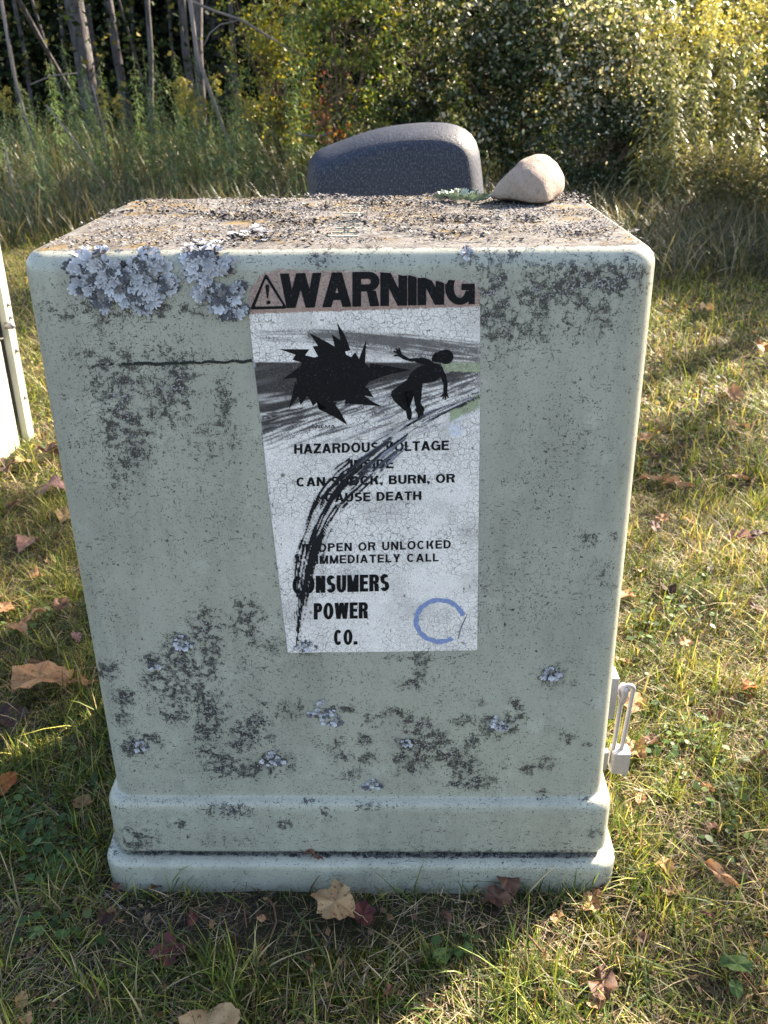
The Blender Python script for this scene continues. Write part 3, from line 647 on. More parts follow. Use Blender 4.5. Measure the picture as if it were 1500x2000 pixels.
def lichen_patch(name, blobs, frame, count, size, parent, cols, label=None, cluster=False, lift=0.0015, jitter=1.0, outward=True, tilt=.05, mat=None):
    """blobs: (u,v,ru,rv) in px; frame(px,py)-> (point, normal, axis)"""
    V = []; F = []; C = []
    tot = sum(b[2]*b[3] for b in blobs); mx_ = sum(b[0]*b[2]*b[3] for b in blobs)/tot; my_ = sum(b[1]*b[2]*b[3] for b in blobs)/tot-(22 if len(blobs) > 6 else 0)
    for bi, (bx, by, rx, ry) in enumerate(blobs):
        cnt = max(3, int(count*rx*ry/tot)); items = []
        for k in range(cnt):
            a = rnd.random()*2*math.pi; r = math.sqrt(rnd.random())
            if k < cnt*(.45 if len(blobs) == 1 else .2): r = .72+.3*rnd.random()
            items.append((r, a))
        items.sort(key=lambda q: -q[0])
        for q, (r, a) in enumerate(items):
            wob = .8+.35*math.sin(3*a+bi)+.15*math.sin(7*a+bi*2)
            px, py = bx+rx*r*math.cos(a)*max(.5, wob), by+ry*r*math.sin(a)*max(.5, wob)
            p, nrm = frame(px, py)
            aa = math.atan2(py-my_, px-mx_) if len(blobs) > 1 else a
            if len(blobs) > 1 and rnd.random() < .3: aa = a
            p2, _ = frame(px+math.cos(aa)*3, py+math.sin(aa)*3); ax = (p2-p)
            ax = (ax-nrm*ax.dot(nrm)).normalized()
            ax = (Matrix.Rotation(rnd.gauss(0, .42*jitter), 3, nrm)@ax).normalized(); ay = nrm.cross(ax)
            s = size*rnd.uniform(.5, 1.3)*(1 if r > .6 else .7)
            v, f = lobe(s, rnd.randrange(999)); o = len(V); tl = rnd.gauss(tilt, .09)
            base = p+nrm*(lift*.6+rnd.random()**2*.0036)-ax*s*.5
            for c in v:
                V.append(base+ax*c[0]+ay*c[1]+nrm*(c[2]+c[0]*tl))
            F += [tuple(i+o for i in g) for g in f]
            c0 = cols[0] if r > .55 or rnd.random() < .3 else cols[1]; g = rnd.uniform(.7, 1.08)*(.7 if r < .5 else 1)*(.18 if rnd.random() < .32 else 1)  # some lobes darkened to stand for shadowed gaps and dead tissue
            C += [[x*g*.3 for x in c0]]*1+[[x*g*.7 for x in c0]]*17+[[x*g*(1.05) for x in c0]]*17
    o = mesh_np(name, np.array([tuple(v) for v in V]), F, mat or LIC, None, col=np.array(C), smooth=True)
    if label: o['label'] = label
    return child(o) if parent is cab else o
NF = Vector((0, -1, -KF/(H-ZB))).normalized(); NF = Vector((0, -math.cos(.036), math.sin(.036)))
def fr_front(px, py):
    if py > 512: return on_front(px, py), NF
    # wrap over the rounded front top edge
    p = on_front(px, 512); a = min((512-py)/24.0, 1)*math.pi/2; r = .021
    nrm = Vector((0, -math.cos(a), math.sin(a)))
    zc = H-r; y = r+(-r*math.cos(a)); z = zc+r*math.sin(a); extra = max(0, 512-py-24)*.0028
    return Vector((p.x, y+extra-0.001, z)), nrm
def fr_top(px, py): return on_z(px, py, H), Vector((0, 0, 1))
BLUE = ((.50, .51, .545), (.30, .28, .27))
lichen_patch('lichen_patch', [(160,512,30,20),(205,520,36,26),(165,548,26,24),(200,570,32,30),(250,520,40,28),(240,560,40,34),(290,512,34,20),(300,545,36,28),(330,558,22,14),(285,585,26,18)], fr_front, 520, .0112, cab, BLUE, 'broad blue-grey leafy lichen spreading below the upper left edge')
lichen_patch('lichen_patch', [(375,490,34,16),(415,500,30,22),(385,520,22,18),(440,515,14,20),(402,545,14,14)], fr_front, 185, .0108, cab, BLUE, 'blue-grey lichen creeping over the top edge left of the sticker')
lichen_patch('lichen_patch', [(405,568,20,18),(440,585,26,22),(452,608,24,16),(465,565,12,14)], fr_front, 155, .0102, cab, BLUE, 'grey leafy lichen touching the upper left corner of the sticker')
for (x, y, rx, ry, lb) in [(355,1256,22,13,'pale lichen spot high on the lower left of the front'),(628,1388,20,16,'pale grey lichen spot below the sticker'),(648,1402,20,18,None),(533,1482,20,11,'small pale lichen spot low on the front'),
    (727,1530,17,10,'small pale lichen spot above the skirt'),(1075,1315,21,12,'round grey lichen spot right of centre'),(972,1414,18,13,'grey-white lichen spot right of the sticker foot'),
    (545,1583,15,9,'pale lichen spot on the shoulder of the skirt'),(792,1448,9,9,None),(300,1300,12,7,None),(1160,1628,13,6,None),(912,500,12,9,None),(600,1262,20,9,None),(275,1455,14,8,None)]:
    lichen_patch('lichen_patch', [(x, y, rx, ry)], fr_front, 34 if rx > 15 else 16, .0062, cab, ((.64, .65, .70), (.40, .38, .38)), lb, lift=.0008)
OCH = ((.34, .22, .03), (.22, .15, .03))
lichen_patch('lichen_patch', [(445,1583,9,7)], fr_front, 26, .003, cab, OCH, 'mustard yellow lichen spot on the skirt shoulder', lift=.001)
# top: leafy patch, pale green clump beside the stone
lichen_patch('lichen_patch', [(470,466,36,5),(505,457,28,5),(522,468,20,4)], fr_top, 80, .0075, cab, ((.36, .37, .42), (.20, .19, .19)), 'dark and grey curled lichen on the top near the front', tilt=.2)
lichen_patch('lichen_patch', [(868,392,18,7),(900,393,26,8),(935,396,20,7)], fr_top, 170, .009, cab, ((.44, .51, .40), (.34, .40, .31)), 'pale green curled lichen on the top beside the stone', lift=.006, tilt=.65, mat=LIC2)

# crust growing on the top: thousands of tiny scales
def top_crust():
    n = 42000
    x = RS.uniform(-.352, .341, n); y = RS.uniform(.012, DEP-.012, n)
    dens = fbm(x*14+3, y*16+5, 4, 90); dk = fbm(x*11+31, y*18+7, 4, 95); oc = fbm(x*17+1, y*22+2, 4, 99)
    edge = sstep(.012, .07, y)*sstep(.352, .30, np.abs(x))*.85+.15
    keep = (dens+(RS.rand(n)-.5)*.35 > .44) & (RS.rand(n) < edge); x, y, dens, dk, oc = [q[keep] for q in (x, y, dens, dk, oc)]; n = len(x)
    sz = RS.uniform(.0007, .0019, n)*(1+.7*(dk > .58)); th = RS.rand(n)*6.28
    a = np.stack([np.cos(th), np.sin(th), RS.normal(0, .3, n)], -1)*sz[:, None]; b = np.stack([-np.sin(th), np.cos(th), RS.normal(0, .45, n)], -1)*sz[:, None]*RS.uniform(.4, 1, n)[:, None]
    c = np.stack([x, y, H+sz*.45+.0003+(dk > .57)*RS.rand(n)*.004], -1)
    V = np.concatenate([c-a-b*.4, c+a*.1-b, c+a+b*.3, c-a*.2+b], 0).reshape(4, n, 3).transpose(1, 0, 2).reshape(-1, 3)
    col = np.tile([.33, .30, .295], (n, 1))
    r = RS.rand(n)
    col[r < .25] = (.18, .16, .155); col[r > .66] = (.46, .44, .43)
    col[(oc > .53) & (r > .3)] = (.38, .25, .07); col[(dk > .60) & (r < .8)] = (.075, .065, .06)
    col = col*.6+.4*np.array([.29, .28, .275]); col *= .50*RS.uniform(.75, 1.2, n)[:, None]
    F = np.arange(4*n).reshape(n, 4)
    o = mesh_np('crust_lichen', V, F, LIC, None, col=np.repeat(col, 4, 0), smooth=False); o['kind'] = 'stuff'; child(o)
top_crust()
# remnants of stencilled bars on the top
BARM = flat('bar_green', (.24, .26, .215), .7, .2, 0, .4, 300)
for (xa, xb, yy, hh) in ((640, 700, 463, 2.2), (648, 702, 455, .9), (655, 706, 447, 1.2), (660, 706, 440, 1.0), (665, 708, 433, .8), (668, 710, 417, .9), (676, 714, 403, .8)):
    bm = bmesh.new(); q = [on_z(xa, yy, H), on_z(xb, yy, H), on_z(xb, yy-hh, H), on_z(xa+1, yy-hh, H)]
    t = [bm.verts.new(v+Vector((0, 0, .0012))) for v in q]; l = [bm.verts.new(v+Vector((0, 0, -.001))) for v in q]; bm.faces.new(t)
    for k in range(4): bm.faces.new((l[k], l[(k+1) % 4], t[(k+1) % 4], t[k]))
    child(bm_obj('stencil_bar', bm, BARM, None, False))

# ------------------------------------------------------------ hasp and padlock on the right side
ALU = flat('dull_steel', (.36, .345, .36), .38, .5, .35, .2, 200)
YH = 0.10
def hp(px, py): return on_y(px, py, YH)
hb = bm = bmesh.new(); a = hp(1188, 1395); b = hp(1207, 1316)
add_box(bm, (foot(.3)[1]-.004, YH-.012, a.z), (b.x, YH+.02, b.z), .0015)
o = child(bm_obj('hasp_plate', bm, ALU)); o['label'] = 'metal bracket on the right side'
lock = empty('padlock', (hp(1205, 1480).x, YH, hp(1205, 1480).z)); tag(lock, 'long-shackled steel padlock hanging on the right side of the green cabinet', 'padlock')
def lk(o): return child(o, lock)
p0 = hp(1197, 1462); p1 = hp(1214, 1462); tp = hp(1212, 1338); r = (p1.x-p0.x)/2; cxl = (p0.x+p1.x)/2
arc = [Vector((cxl+.002-(r+.001)*math.cos(t), YH-.002, tp.z-r+.9*r*math.sin(t)+.002)) for t in np.linspace(0, math.pi, 9)]
lk(tubes('shackle', [([Vector((p0.x, YH, p0.z-.03))]+[Vector((p0.x+.001, YH, p0.z))]+arc+[Vector((p1.x, YH, p1.z))]+[Vector((p1.x, YH, p1.z-.036))], .0036)], ALU, None, 10))
a = hp(1190, 1500); b = hp(1229, 1462)
bm = bmesh.new(); add_box(bm, (a.x-.001, YH-.014, a.z), (b.x, YH+.012, b.z), .002); lk(bm_obj('lock_body', bm, ALU, None, False))
a = hp(1172, 1499); b = hp(1190, 1466)
bm = bmesh.new(); add_box(bm, (a.x, YH-.006, a.z), (b.x-.0015, YH+.006, b.z), .001); child(bm_obj('lock_tab', bm, ALU, None, False))
lk(tubes('lock_pin', [([hp(1218, 1500), hp(1218, 1514)], .004)], ALU, None, 10))
# bulb shaped shackle shield
lk(tubes('shackle_guard', [([hp(1217, 1336)-Vector((0, 0, .001)), hp(1218, 1345), hp(1217, 1358), hp(1215, 1372)], [.005, .009, .0075, .0048])], ALU, None, 12))

# ============================================================ THINGS ON AND BEHIND
def hull_obj(name, pts, mat, sub=3, smooth_it=2, disp=0.0, seed=0, parent=None):
    bm = bmesh.new(); vs = [bm.verts.new(p) for p in pts]
    r = bmesh.ops.convex_hull(bm, input=vs); bmesh.ops.delete(bm, geom=[v for v in bm.verts if not v.link_faces], context='VERTS')
    bmesh.ops.triangulate(bm, faces=bm.faces)
    for i in range(sub):
        bmesh.ops.subdivide_edges(bm, edges=bm.edges, cuts=1, use_grid_fill=True)
        for _ in range(smooth_it): bmesh.ops.smooth_vert(bm, verts=bm.verts, factor=.5, use_axis_x=True, use_axis_y=True, use_axis_z=True)
    if disp:
        for v in bm.verts:
            v.co += v.normal*disp*(float(fbm(v.co.x*40+v.co.z*30, v.co.y*40+v.co.z*20, 3, seed))-.5)
    return bm_obj(name, bm, mat, parent)
n = NT('beige_stone'); o = n.obj()
c = n.mix(n.noise(o, 18, 4), (.25, .195, .155), (.31, .25, .21)); c = n.mix(n.ss(n.noise(o, 9, 3), .5, .65, 0, .6), c, (.22, .16, .135)); c = n.mix(n.ss(n.noise(o, 200, 5, .8), .50, .66, 0, .75), c, (.15, .115, .085))
n.bump(n.noise(o, 120, 6, .75), .7, .003); STONE = n.fin(c, .8, .25)
def top_at(px, py, dz=0): return on_z(px, py, H+dz)
YS = 0.345
def ps(px, py, dy=0): p = on_y(px, py, YS+dy); return p
stone_pts = [ps(957, 392), ps(962, 375, .01), ps(1000, 338, -.012), ps(1022, 318, .01), ps(1042, 300, .02), ps(1070, 302, .03), ps(1090, 318, .03), ps(1101, 345, .02), ps(1100, 372, .02), ps(1090, 408, -.012),
  ps(1068, 416, -.03), ps(1030, 410, -.028), ps(985, 400, -.02), ps(1040, 345, -.032), ps(1062, 360, -.036), ps(1000, 350, .05), ps(1060, 312, .06), ps(1095, 350, .065), ps(1000, 385, .06), ps(1085, 392, .07), ps(965, 388, .03)]
zmin = H+.0015
stone_pts = [Vector((p.x, p.y, max(p.z, zmin))) for p in stone_pts]
cen = sum(stone_pts, Vector())/len(stone_pts); stone_pts = [cen+(p-cen)*1.07 for p in stone_pts]; stone_pts = [Vector((p.x, p.y, max(p.z, zmin-.002))) for p in stone_pts]
st = hull_obj('stone', stone_pts, STONE, 4, 1, .004, 4)
zl = min(v.co.z for v in st.data.vertices)
for v in st.data.vertices: v.co.z += H+.0018-zl
tag(st, 'smooth beige stone with a pointed left end resting on the cabinet top', 'stone')

# dark granite-like slab behind the cabinet
n = NT('dark_speckled_stone'); o = n.obj()
c = n.mix(n.noise(o, 12, 4), (.008, .013, .026), (.014, .021, .038)); c = n.mix(n.ss(n.noise(n.map(o, (1, 1, .6)), 300, 4, .8), .50, .62, 0, .8), c, (.075, .085, .115)); c = n.mix(n.ss(n.noise(o, 200, 2, .6), .60, .68, 0, .7), c, (.004, .005, .008))
n.bump(n.noise(o, 180, 4, .75), .55, .004); SLAB = n.fin(c, .55, .25)
YB = 0.98
outl = [(588,470),(590,378),(591,338),(596,318),(610,303),(632,293),(665,281),(700,268),(740,257),(780,250),(820,246),(860,245),(890,248),(912,256),(928,268),(938,282),(944,300),(948,330),(953,378),(962,470)]
pts = []
P = [on_y(a, b, YB) for a, b in outl]; P = [Vector((P[0].x, YB, .02))]+P+[Vector((P[-1].x, YB, .02))]
# resample
L = [0]
for a, b in zip(P[:-1], P[1:]): L.append(L[-1]+(b-a).length)
N = 120; RP = []
for k in range(N):
    t = L[-1]*k/(N-1); RP.append(Vector([float(np.interp(t, L, [q[i] for q in P])) for i in range(3)]))
cx0 = sum(p.x for p in RP)/N; prof = []
inr = Vector((cx0, YB, .45))
for j in range(13):
    a = math.pi*j/12; ins = .045*(1-math.sin(a)); yy = .12*(-math.cos(a))+ (0 if j not in (0, 12) else 0); prof.append((ins, yy))
V = []; F = []
for ins, yy in prof:
    for k, p in enumerate(RP):
        a = RP[max(k-1, 0)]; b = RP[min(k+1, N-1)]; t = (b-a).normalized(); nn = Vector((-t.z, 0, t.x))
        nn = -nn if nn.dot(inr-p) < 0 else nn
        V.append(p+nn*ins+Vector((0, yy+.12, 0)))
for j in range(12):
    for k in range(N-1): F.append((j*N+k, j*N+k+1, (j+1)*N+k+1, (j+1)*N+k))
F.append(tuple(range(N-1, -1, -1))); F.append(tuple(range(12*N, 13*N)))
bo = mesh_np('boulder', np.array([tuple(v) for v in V]), F, SLAB); tag(bo, 'dark blue-grey speckled boulder with a sloping rounded top behind the cabinet', 'boulder')

# pale metal cabinet at the left edge
LC = []
def left_cabinet():
    n = NT('cream_metal'); o = n.obj(); c = n.mix(n.noise(o, 8, 4), (.34, .345, .29), (.40, .40, .34)); c = n.mix(n.ss(n.noise(o, 120, 4, .7), .62, .7, 0, .5), c, (.3, .29, .24)); cm = n.fin(c, .4, .4)
    pR = on_z(68, 850); r = empty('metal_cabinet', (pR.x-.3, pR.y-.1, 0)); tag(r, 'tall cream metal utility cabinet with bolted side flange at the left edge', 'utility cabinet')
    x1 = pR.x; y1 = pR.y; LC.append(r); ys = on_y(58, 852, y1-.06)
    def bx(name, lo, hi, bev=.003, mat=cm, seg=2, lb=None):
        bm = bmesh.new(); add_box(bm, lo, hi, bev, seg); o = child(bm_obj(name, bm, mat, None, True), r)
        o.data.polygons.foreach_set('use_smooth', np.ones(len(o.data.polygons), bool))
        m = o.modifiers.new('w', 'WEIGHTED_NORMAL'); m.keep_sharp = True
        if lb: o['label'] = lb
        return o
    sy = y1-.052
    bx('body', (x1-.62, y1-.32, -.05), (x1-.016, sy-.004, 1.38), .045, cm, 5)
    bx('flange', (x1-.62, sy, -.05), (x1, y1, 1.40), .004, cm, 2, 'narrow flange behind the seam')
    bx('gasket', (x1-.6, sy-.006, -.02), (x1-.022, sy+.002, 1.37), 0.0, flat('gasket', (.03, .03, .03)))
    bs = flat('bolt_steel', (.25, .24, .25), .4, .5, .6)
    for px, py in ((8, 588), (17, 613), (32, 678), (45, 770)):
        q = on_y(px, py, y1-.028); z = q.z
        child(tubes('bolt', [([Vector((x1-.002, y1-.028, z)), Vector((x1+.008, y1-.028, z))], [.007, .006])], bs, None, 10), r)
    q = on_y(13, 628, sy); child(tubes('latch', [([Vector((x1-.004, sy-.008, q.z)), Vector((x1+.018, sy-.008, q.z)), Vector((x1+.024, sy-.01, q.z-.006))], [.012, .012, .007])], bs, None, 10), r)
    q = on_y(10, 670, sy-.1); bx('seam', (x1-.4, y1-.28, q.z), (x1-.0155, sy-.006, q.z+.003), 0, flat('seam_dark', (.15, .15, .13)))
left_cabinet(); LC[0].rotation_euler.y = .036

# ============================================================ GRASS (joined blades)
def blades(n, pos, length, width, lean, az, col, segs=3, droop=.25, tipcol=None):
    """vectorised blades; returns V,F,C"""
    t = np.linspace(0, 1, segs+1)
    dirh = np.stack([np.cos(az), np.sin(az)], -1); side = np.stack([-np.sin(az+RS.normal(0, .5, n)), np.cos(az+RS.normal(0, .5, n))], -1)
    V = []; C = []
    for k, tt in enumerate(t):
        hz = length*(np.sin(lean)*tt**1.4+droop*tt*tt*.6); vz = length*(np.cos(lean)*tt-droop*tt*tt*.8)
        c = np.concatenate([pos[:, :2]+dirh*hz[:, None], (pos[:, 2]+np.maximum(vz, .001+.002*tt))[:, None]], 1)
        wv = width*(1-tt**2)*.5
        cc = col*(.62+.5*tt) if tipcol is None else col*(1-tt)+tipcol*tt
        if k < segs:
            s3 = np.concatenate([side*wv[:, None], np.zeros((n, 1))], 1); V += [c-s3, c+s3]; C += [cc, cc]
        else: V.append(c); C.append(cc)
    m = 2*segs+1; V = np.stack(V, 1).reshape(-1, 3); C = np.stack(C, 1).reshape(-1, 3)
    b = np.arange(n)*m; F = []
    for k in range(segs-1):
        a = 2*k; F.append(np.stack([b+a, b+a+1, b+a+3], -1)); F.append(np.stack([b+a, b+a+3, b+a+2], -1))
    a = 2*(segs-1); F.append(np.stack([b+a, b+a+1, b+a+2], -1))
    return V, np.concatenate(F, 0), C
GR = foliage('grass_blade', .40, .5, .3, (1.2, 1.15, .6)); ST = foliage('dry_grass', .3, .6, .3, (1.1, 1.0, .8))
def pick(n, pal, pr):
    pal = np.array(pal); k = RS.choice(len(pal), n, p=pr); return pal[k]*RS.uniform(.55, 1.4, n)[:, None]
def outside_cab(x, y, m=.034):
    x0, x1, y0, y1 = foot(ZB); return ~((x > x0-m) & (x < x1+m) & (y > y0-m) & (y < y1+m))
x1L = on_z(68, 850)
def free(x, y): return outside_cab(x, y) & ~((x > x1L.x-.63) & (x < x1L.x+.003) & (y > x1L.y-.33) & (y < x1L.y)) & ~((y > 1.0) & (y < 1.25) & (x > -.15) & (x < .45))
def in_view(x, y, m=420):
    P = np.stack([x, y, np.zeros_like(x)], -1); z = (P-np.array(CAM))@np.array(FW); px, py = proj_np(P)
    return (z > .1) & (px > -m) & (px < 1500+m) & (py < 2000+2*m)
def zone_fields(x, y):
    bare = sstep(.62, .25, np.hypot((x+.04)/.38, (y+.118)/.06)*.40) # bare strip before the sleeve
    green = fbm(x*5+4, y*5+8, 3, 101); return bare, green
GREENS = [(.05, .085, .02), (.14, .185, .035), (.33, .33, .07), (.50, .38, .21), (.15, .085, .045)]
def lawn():
    # near
    for name, N, ymin, ymax, Lr, Wr in (('a', 290000, -.5, 1.3, (.014, .062), (.0013, .0030)), ('b', 210000, 1.3, 7.2, (.03, .09), (.002, .0045))):
        x = RS.uniform(-3.8, 3.8, N) if name == 'b' else RS.uniform(-1.6, 1.9, N); y = RS.uniform(ymin, ymax, N) if name == 'a' else ymin+(ymax-ymin)*RS.rand(N)**1.15
        bare, gr = zone_fields(x, y)
        k = free(x, y) & in_view(x, y) & (RS.rand(N) > bare*.95) & (gr+RS.rand(N)*.5 > .50) & (fbm(x*15+7, y*15, 3, 230)+RS.rand(N)*.30 > .50); x, y, gr, bare = x[k], y[k], gr[k], bare[k]; n = len(x)
        shade = (x < .3)*(y < .8)   # cooler, denser turf left of and before the cabinet
        c = np.where((gr > .5)[:, None], pick(n, GREENS, [.30, .38, .19, .08, .05]), pick(n, GREENS, [.18, .28, .24, .18, .12]))
        pos = np.stack([x, y, ground_h(x, y)], -1)
        L = RS.uniform(*Lr, n)*(.6+.8*fbm(x*7, y*7, 2, 120)); L *= np.where(RS.rand(n) < .07, 1.7, 1)*(.45+1.1*sstep(.3, .7, fbm(x*22, y*22, 2, 131)))
        V, F, C = blades(n, pos, L, RS.uniform(*Wr, n), np.abs(RS.normal(.55, .4, n)).clip(0, 1.45), RS.rand(n)*6.28, c, 3, RS.uniform(0, .5, n))
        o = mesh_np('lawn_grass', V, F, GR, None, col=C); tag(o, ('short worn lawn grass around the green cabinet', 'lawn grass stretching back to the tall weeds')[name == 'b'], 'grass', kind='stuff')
    # thatch: dry straw lying flat
    N = 120000; x = RS.uniform(-1.5, 1.8, N); y = RS.uniform(-.5, 1.3, N); k = free(x, y) & in_view(x, y); x, y = x[k], y[k]; n = len(x)
    pos = np.stack([x, y, ground_h(x, y)+RS.uniform(.002, .014, n)], -1)
    c = pick(n, [(.40, .31, .18), (.20, .145, .09), (.10, .07, .045), (.24, .21, .17)], [.24, .3, .3, .16])*(.45+1.0*sstep(.42, .62, fbm(x*9, y*9, 3, 240)))[:, None]
    V, F, C = blades(n, pos, RS.uniform(.012, .05, n), RS.uniform(.0007, .0016, n), RS.uniform(1.2, 1.5, n), RS.rand(n)*6.28, c, 2, 0*x, c*1.0)
    tag(mesh_np('straw_thatch', V, F, ST, None, col=C), 'thin dry straw and thatch lying between the grass blades', 'straw', kind='stuff')
    # lawn beyond: second straw layer
    N = 60000; x = RS.uniform(-3, 3, N); y = RS.uniform(1.3, 6, N); k = free(x, y) & in_view(x, y); x, y = x[k], y[k]; n = len(x)
    pos = np.stack([x, y, ground_h(x, y)+RS.uniform(.002, .02, n)], -1); c = pick(n, [(.40, .32, .17), (.27, .20, .11), (.17, .11, .07)], [.4, .35, .25])
    V, F, C = blades(n, pos, RS.uniform(.02, .07, n), RS.uniform(.002, .004, n), RS.uniform(1.1, 1.5, n), RS.rand(n)*6.28, c, 2, 0*x, c)
    tag(mesh_np('straw_thatch', V, F, ST, None, col=C), 'dry straw scattered over the lawn behind the cabinets', 'straw', kind='stuff')
lawn()
def longer_blades():   # sparse longer blades that arch over the turf, in photo places and random
    N = 4200; x = RS.uniform(-.9, 1.1, N); y = RS.uniform(-.42, 1.2, N); k = free(x, y) & in_view(x, y) & (zone_fields(x, y)[0] < .5); x, y = x[k], y[k]; n = len(x)
    c = pick(n, [(.08, .14, .03), (.15, .20, .05), (.36, .30, .16)], [.45, .25, .3]); pos = np.stack([x, y, ground_h(x, y)], -1)
    V, F, C = blades(n, pos, RS.uniform(.04, .11, n), RS.uniform(.0016, .0036, n), np.abs(RS.normal(.6, .35, n)).clip(.1, 1.3), RS.rand(n)*6.28, c, 6, RS.uniform(.2, .8, n))
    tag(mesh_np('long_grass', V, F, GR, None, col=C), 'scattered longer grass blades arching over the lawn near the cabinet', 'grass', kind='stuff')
    # tufts against the sleeve
    P = []; 
    for px in (400, 468, 500, 590, 610, 700, 800, 815, 850, 985, 1010, 1040, 1100, 1130, 1200, 1215, 1230, 350, 290, 560, 940):
        q = on_y(px, 1742, -.062); m = rnd.randint(7, 20)
        for _ in range(m): P.append((q.x+rnd.gauss(0, .009), -.066-abs(rnd.gauss(0, .006)), 0))
    pos = np.array(P); n = len(pos); c = pick(n, [(.06, .12, .02), (.12, .16, .04), (.33, .27, .15)], [.5, .25, .25])
    V, F, C = blades(n, pos, RS.uniform(.02, .055, n), RS.uniform(.001, .0022, n), np.abs(RS.normal(.3, .3, n)), RS.uniform(3.3, 6.1, n), c, 5, RS.uniform(.1, .5, n))
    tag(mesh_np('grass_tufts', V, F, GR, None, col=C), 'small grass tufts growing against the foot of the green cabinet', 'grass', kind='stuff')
longer_blades()
def moss():
    cs = [(-.02, -.19, .10, .03), (.07, -.175, .07, .025), (.0, -.225, .06, .02), (-.22, -.17, .05, .02), (.36, -.12, .05, .03), (-.12, -.21, .08, .02)]
    X = []; Y = []
    for cx, cy, rx, ry in cs:
        m = int(42000*rx*ry*math.pi*6); X.append(RS.normal(cx, rx*.55, m)); Y.append(RS.normal(cy, ry*.6, m))
    x = np.concatenate(X); y = np.concatenate(Y); k = free(x, y) & (fbm(x*40, y*40, 2, 140) > .42); x, y = x[k], y[k]; n = len(x)
    c = pick(n, [(.13, .14, .02), (.20, .20, .035), (.08, .10, .018)], [.4, .3, .3]); pos = np.stack([x, y, ground_h(x, y)], -1)
    V, F, C = blades(n, pos, RS.uniform(.006, .019, n), RS.uniform(.002, .0038, n), np.abs(RS.normal(.3, .35, n)), RS.rand(n)*6.28, c, 2, 0*x)
    tag(mesh_np('moss', V, F, GR, None, col=C), 'yellow-green moss cushions in front of the green cabinet', 'moss', kind='stuff')
moss()
def quads(c, size, asp, col, up=None, droop=None, fold=True):
    """pointed leaves (2 triangles folded on the midrib -> 4 verts diamond)"""
    n = len(c); th = RS.rand(n)*6.283; el = RS.normal(0, .6, n) if up is None else up
    a = np.stack([np.cos(th)*np.cos(el), np.sin(th)*np.cos(el), np.sin(el)], -1)
    r = RS.normal(size=(n, 3)); b = np.cross(a, r); b /= np.linalg.norm(b, axis=1)[:, None]+1e-9; nn = np.cross(a, b)
    s = size[:, None] if np.ndim(size) else size
    A = a*s*.5; Bv = b*s*.5*asp; L = nn*s*.09
    V = np.stack([c-A, c-Bv+L-A*.1, c+A, c+Bv+L-A*.1], 1).reshape(-1, 3); k = np.arange(n)*4
    F = np.concatenate([np.stack([k, k+1, k+2], -1), np.stack([k, k+2, k+3], -1)], 0)
    return V, F, np.repeat(col, 4, 0)
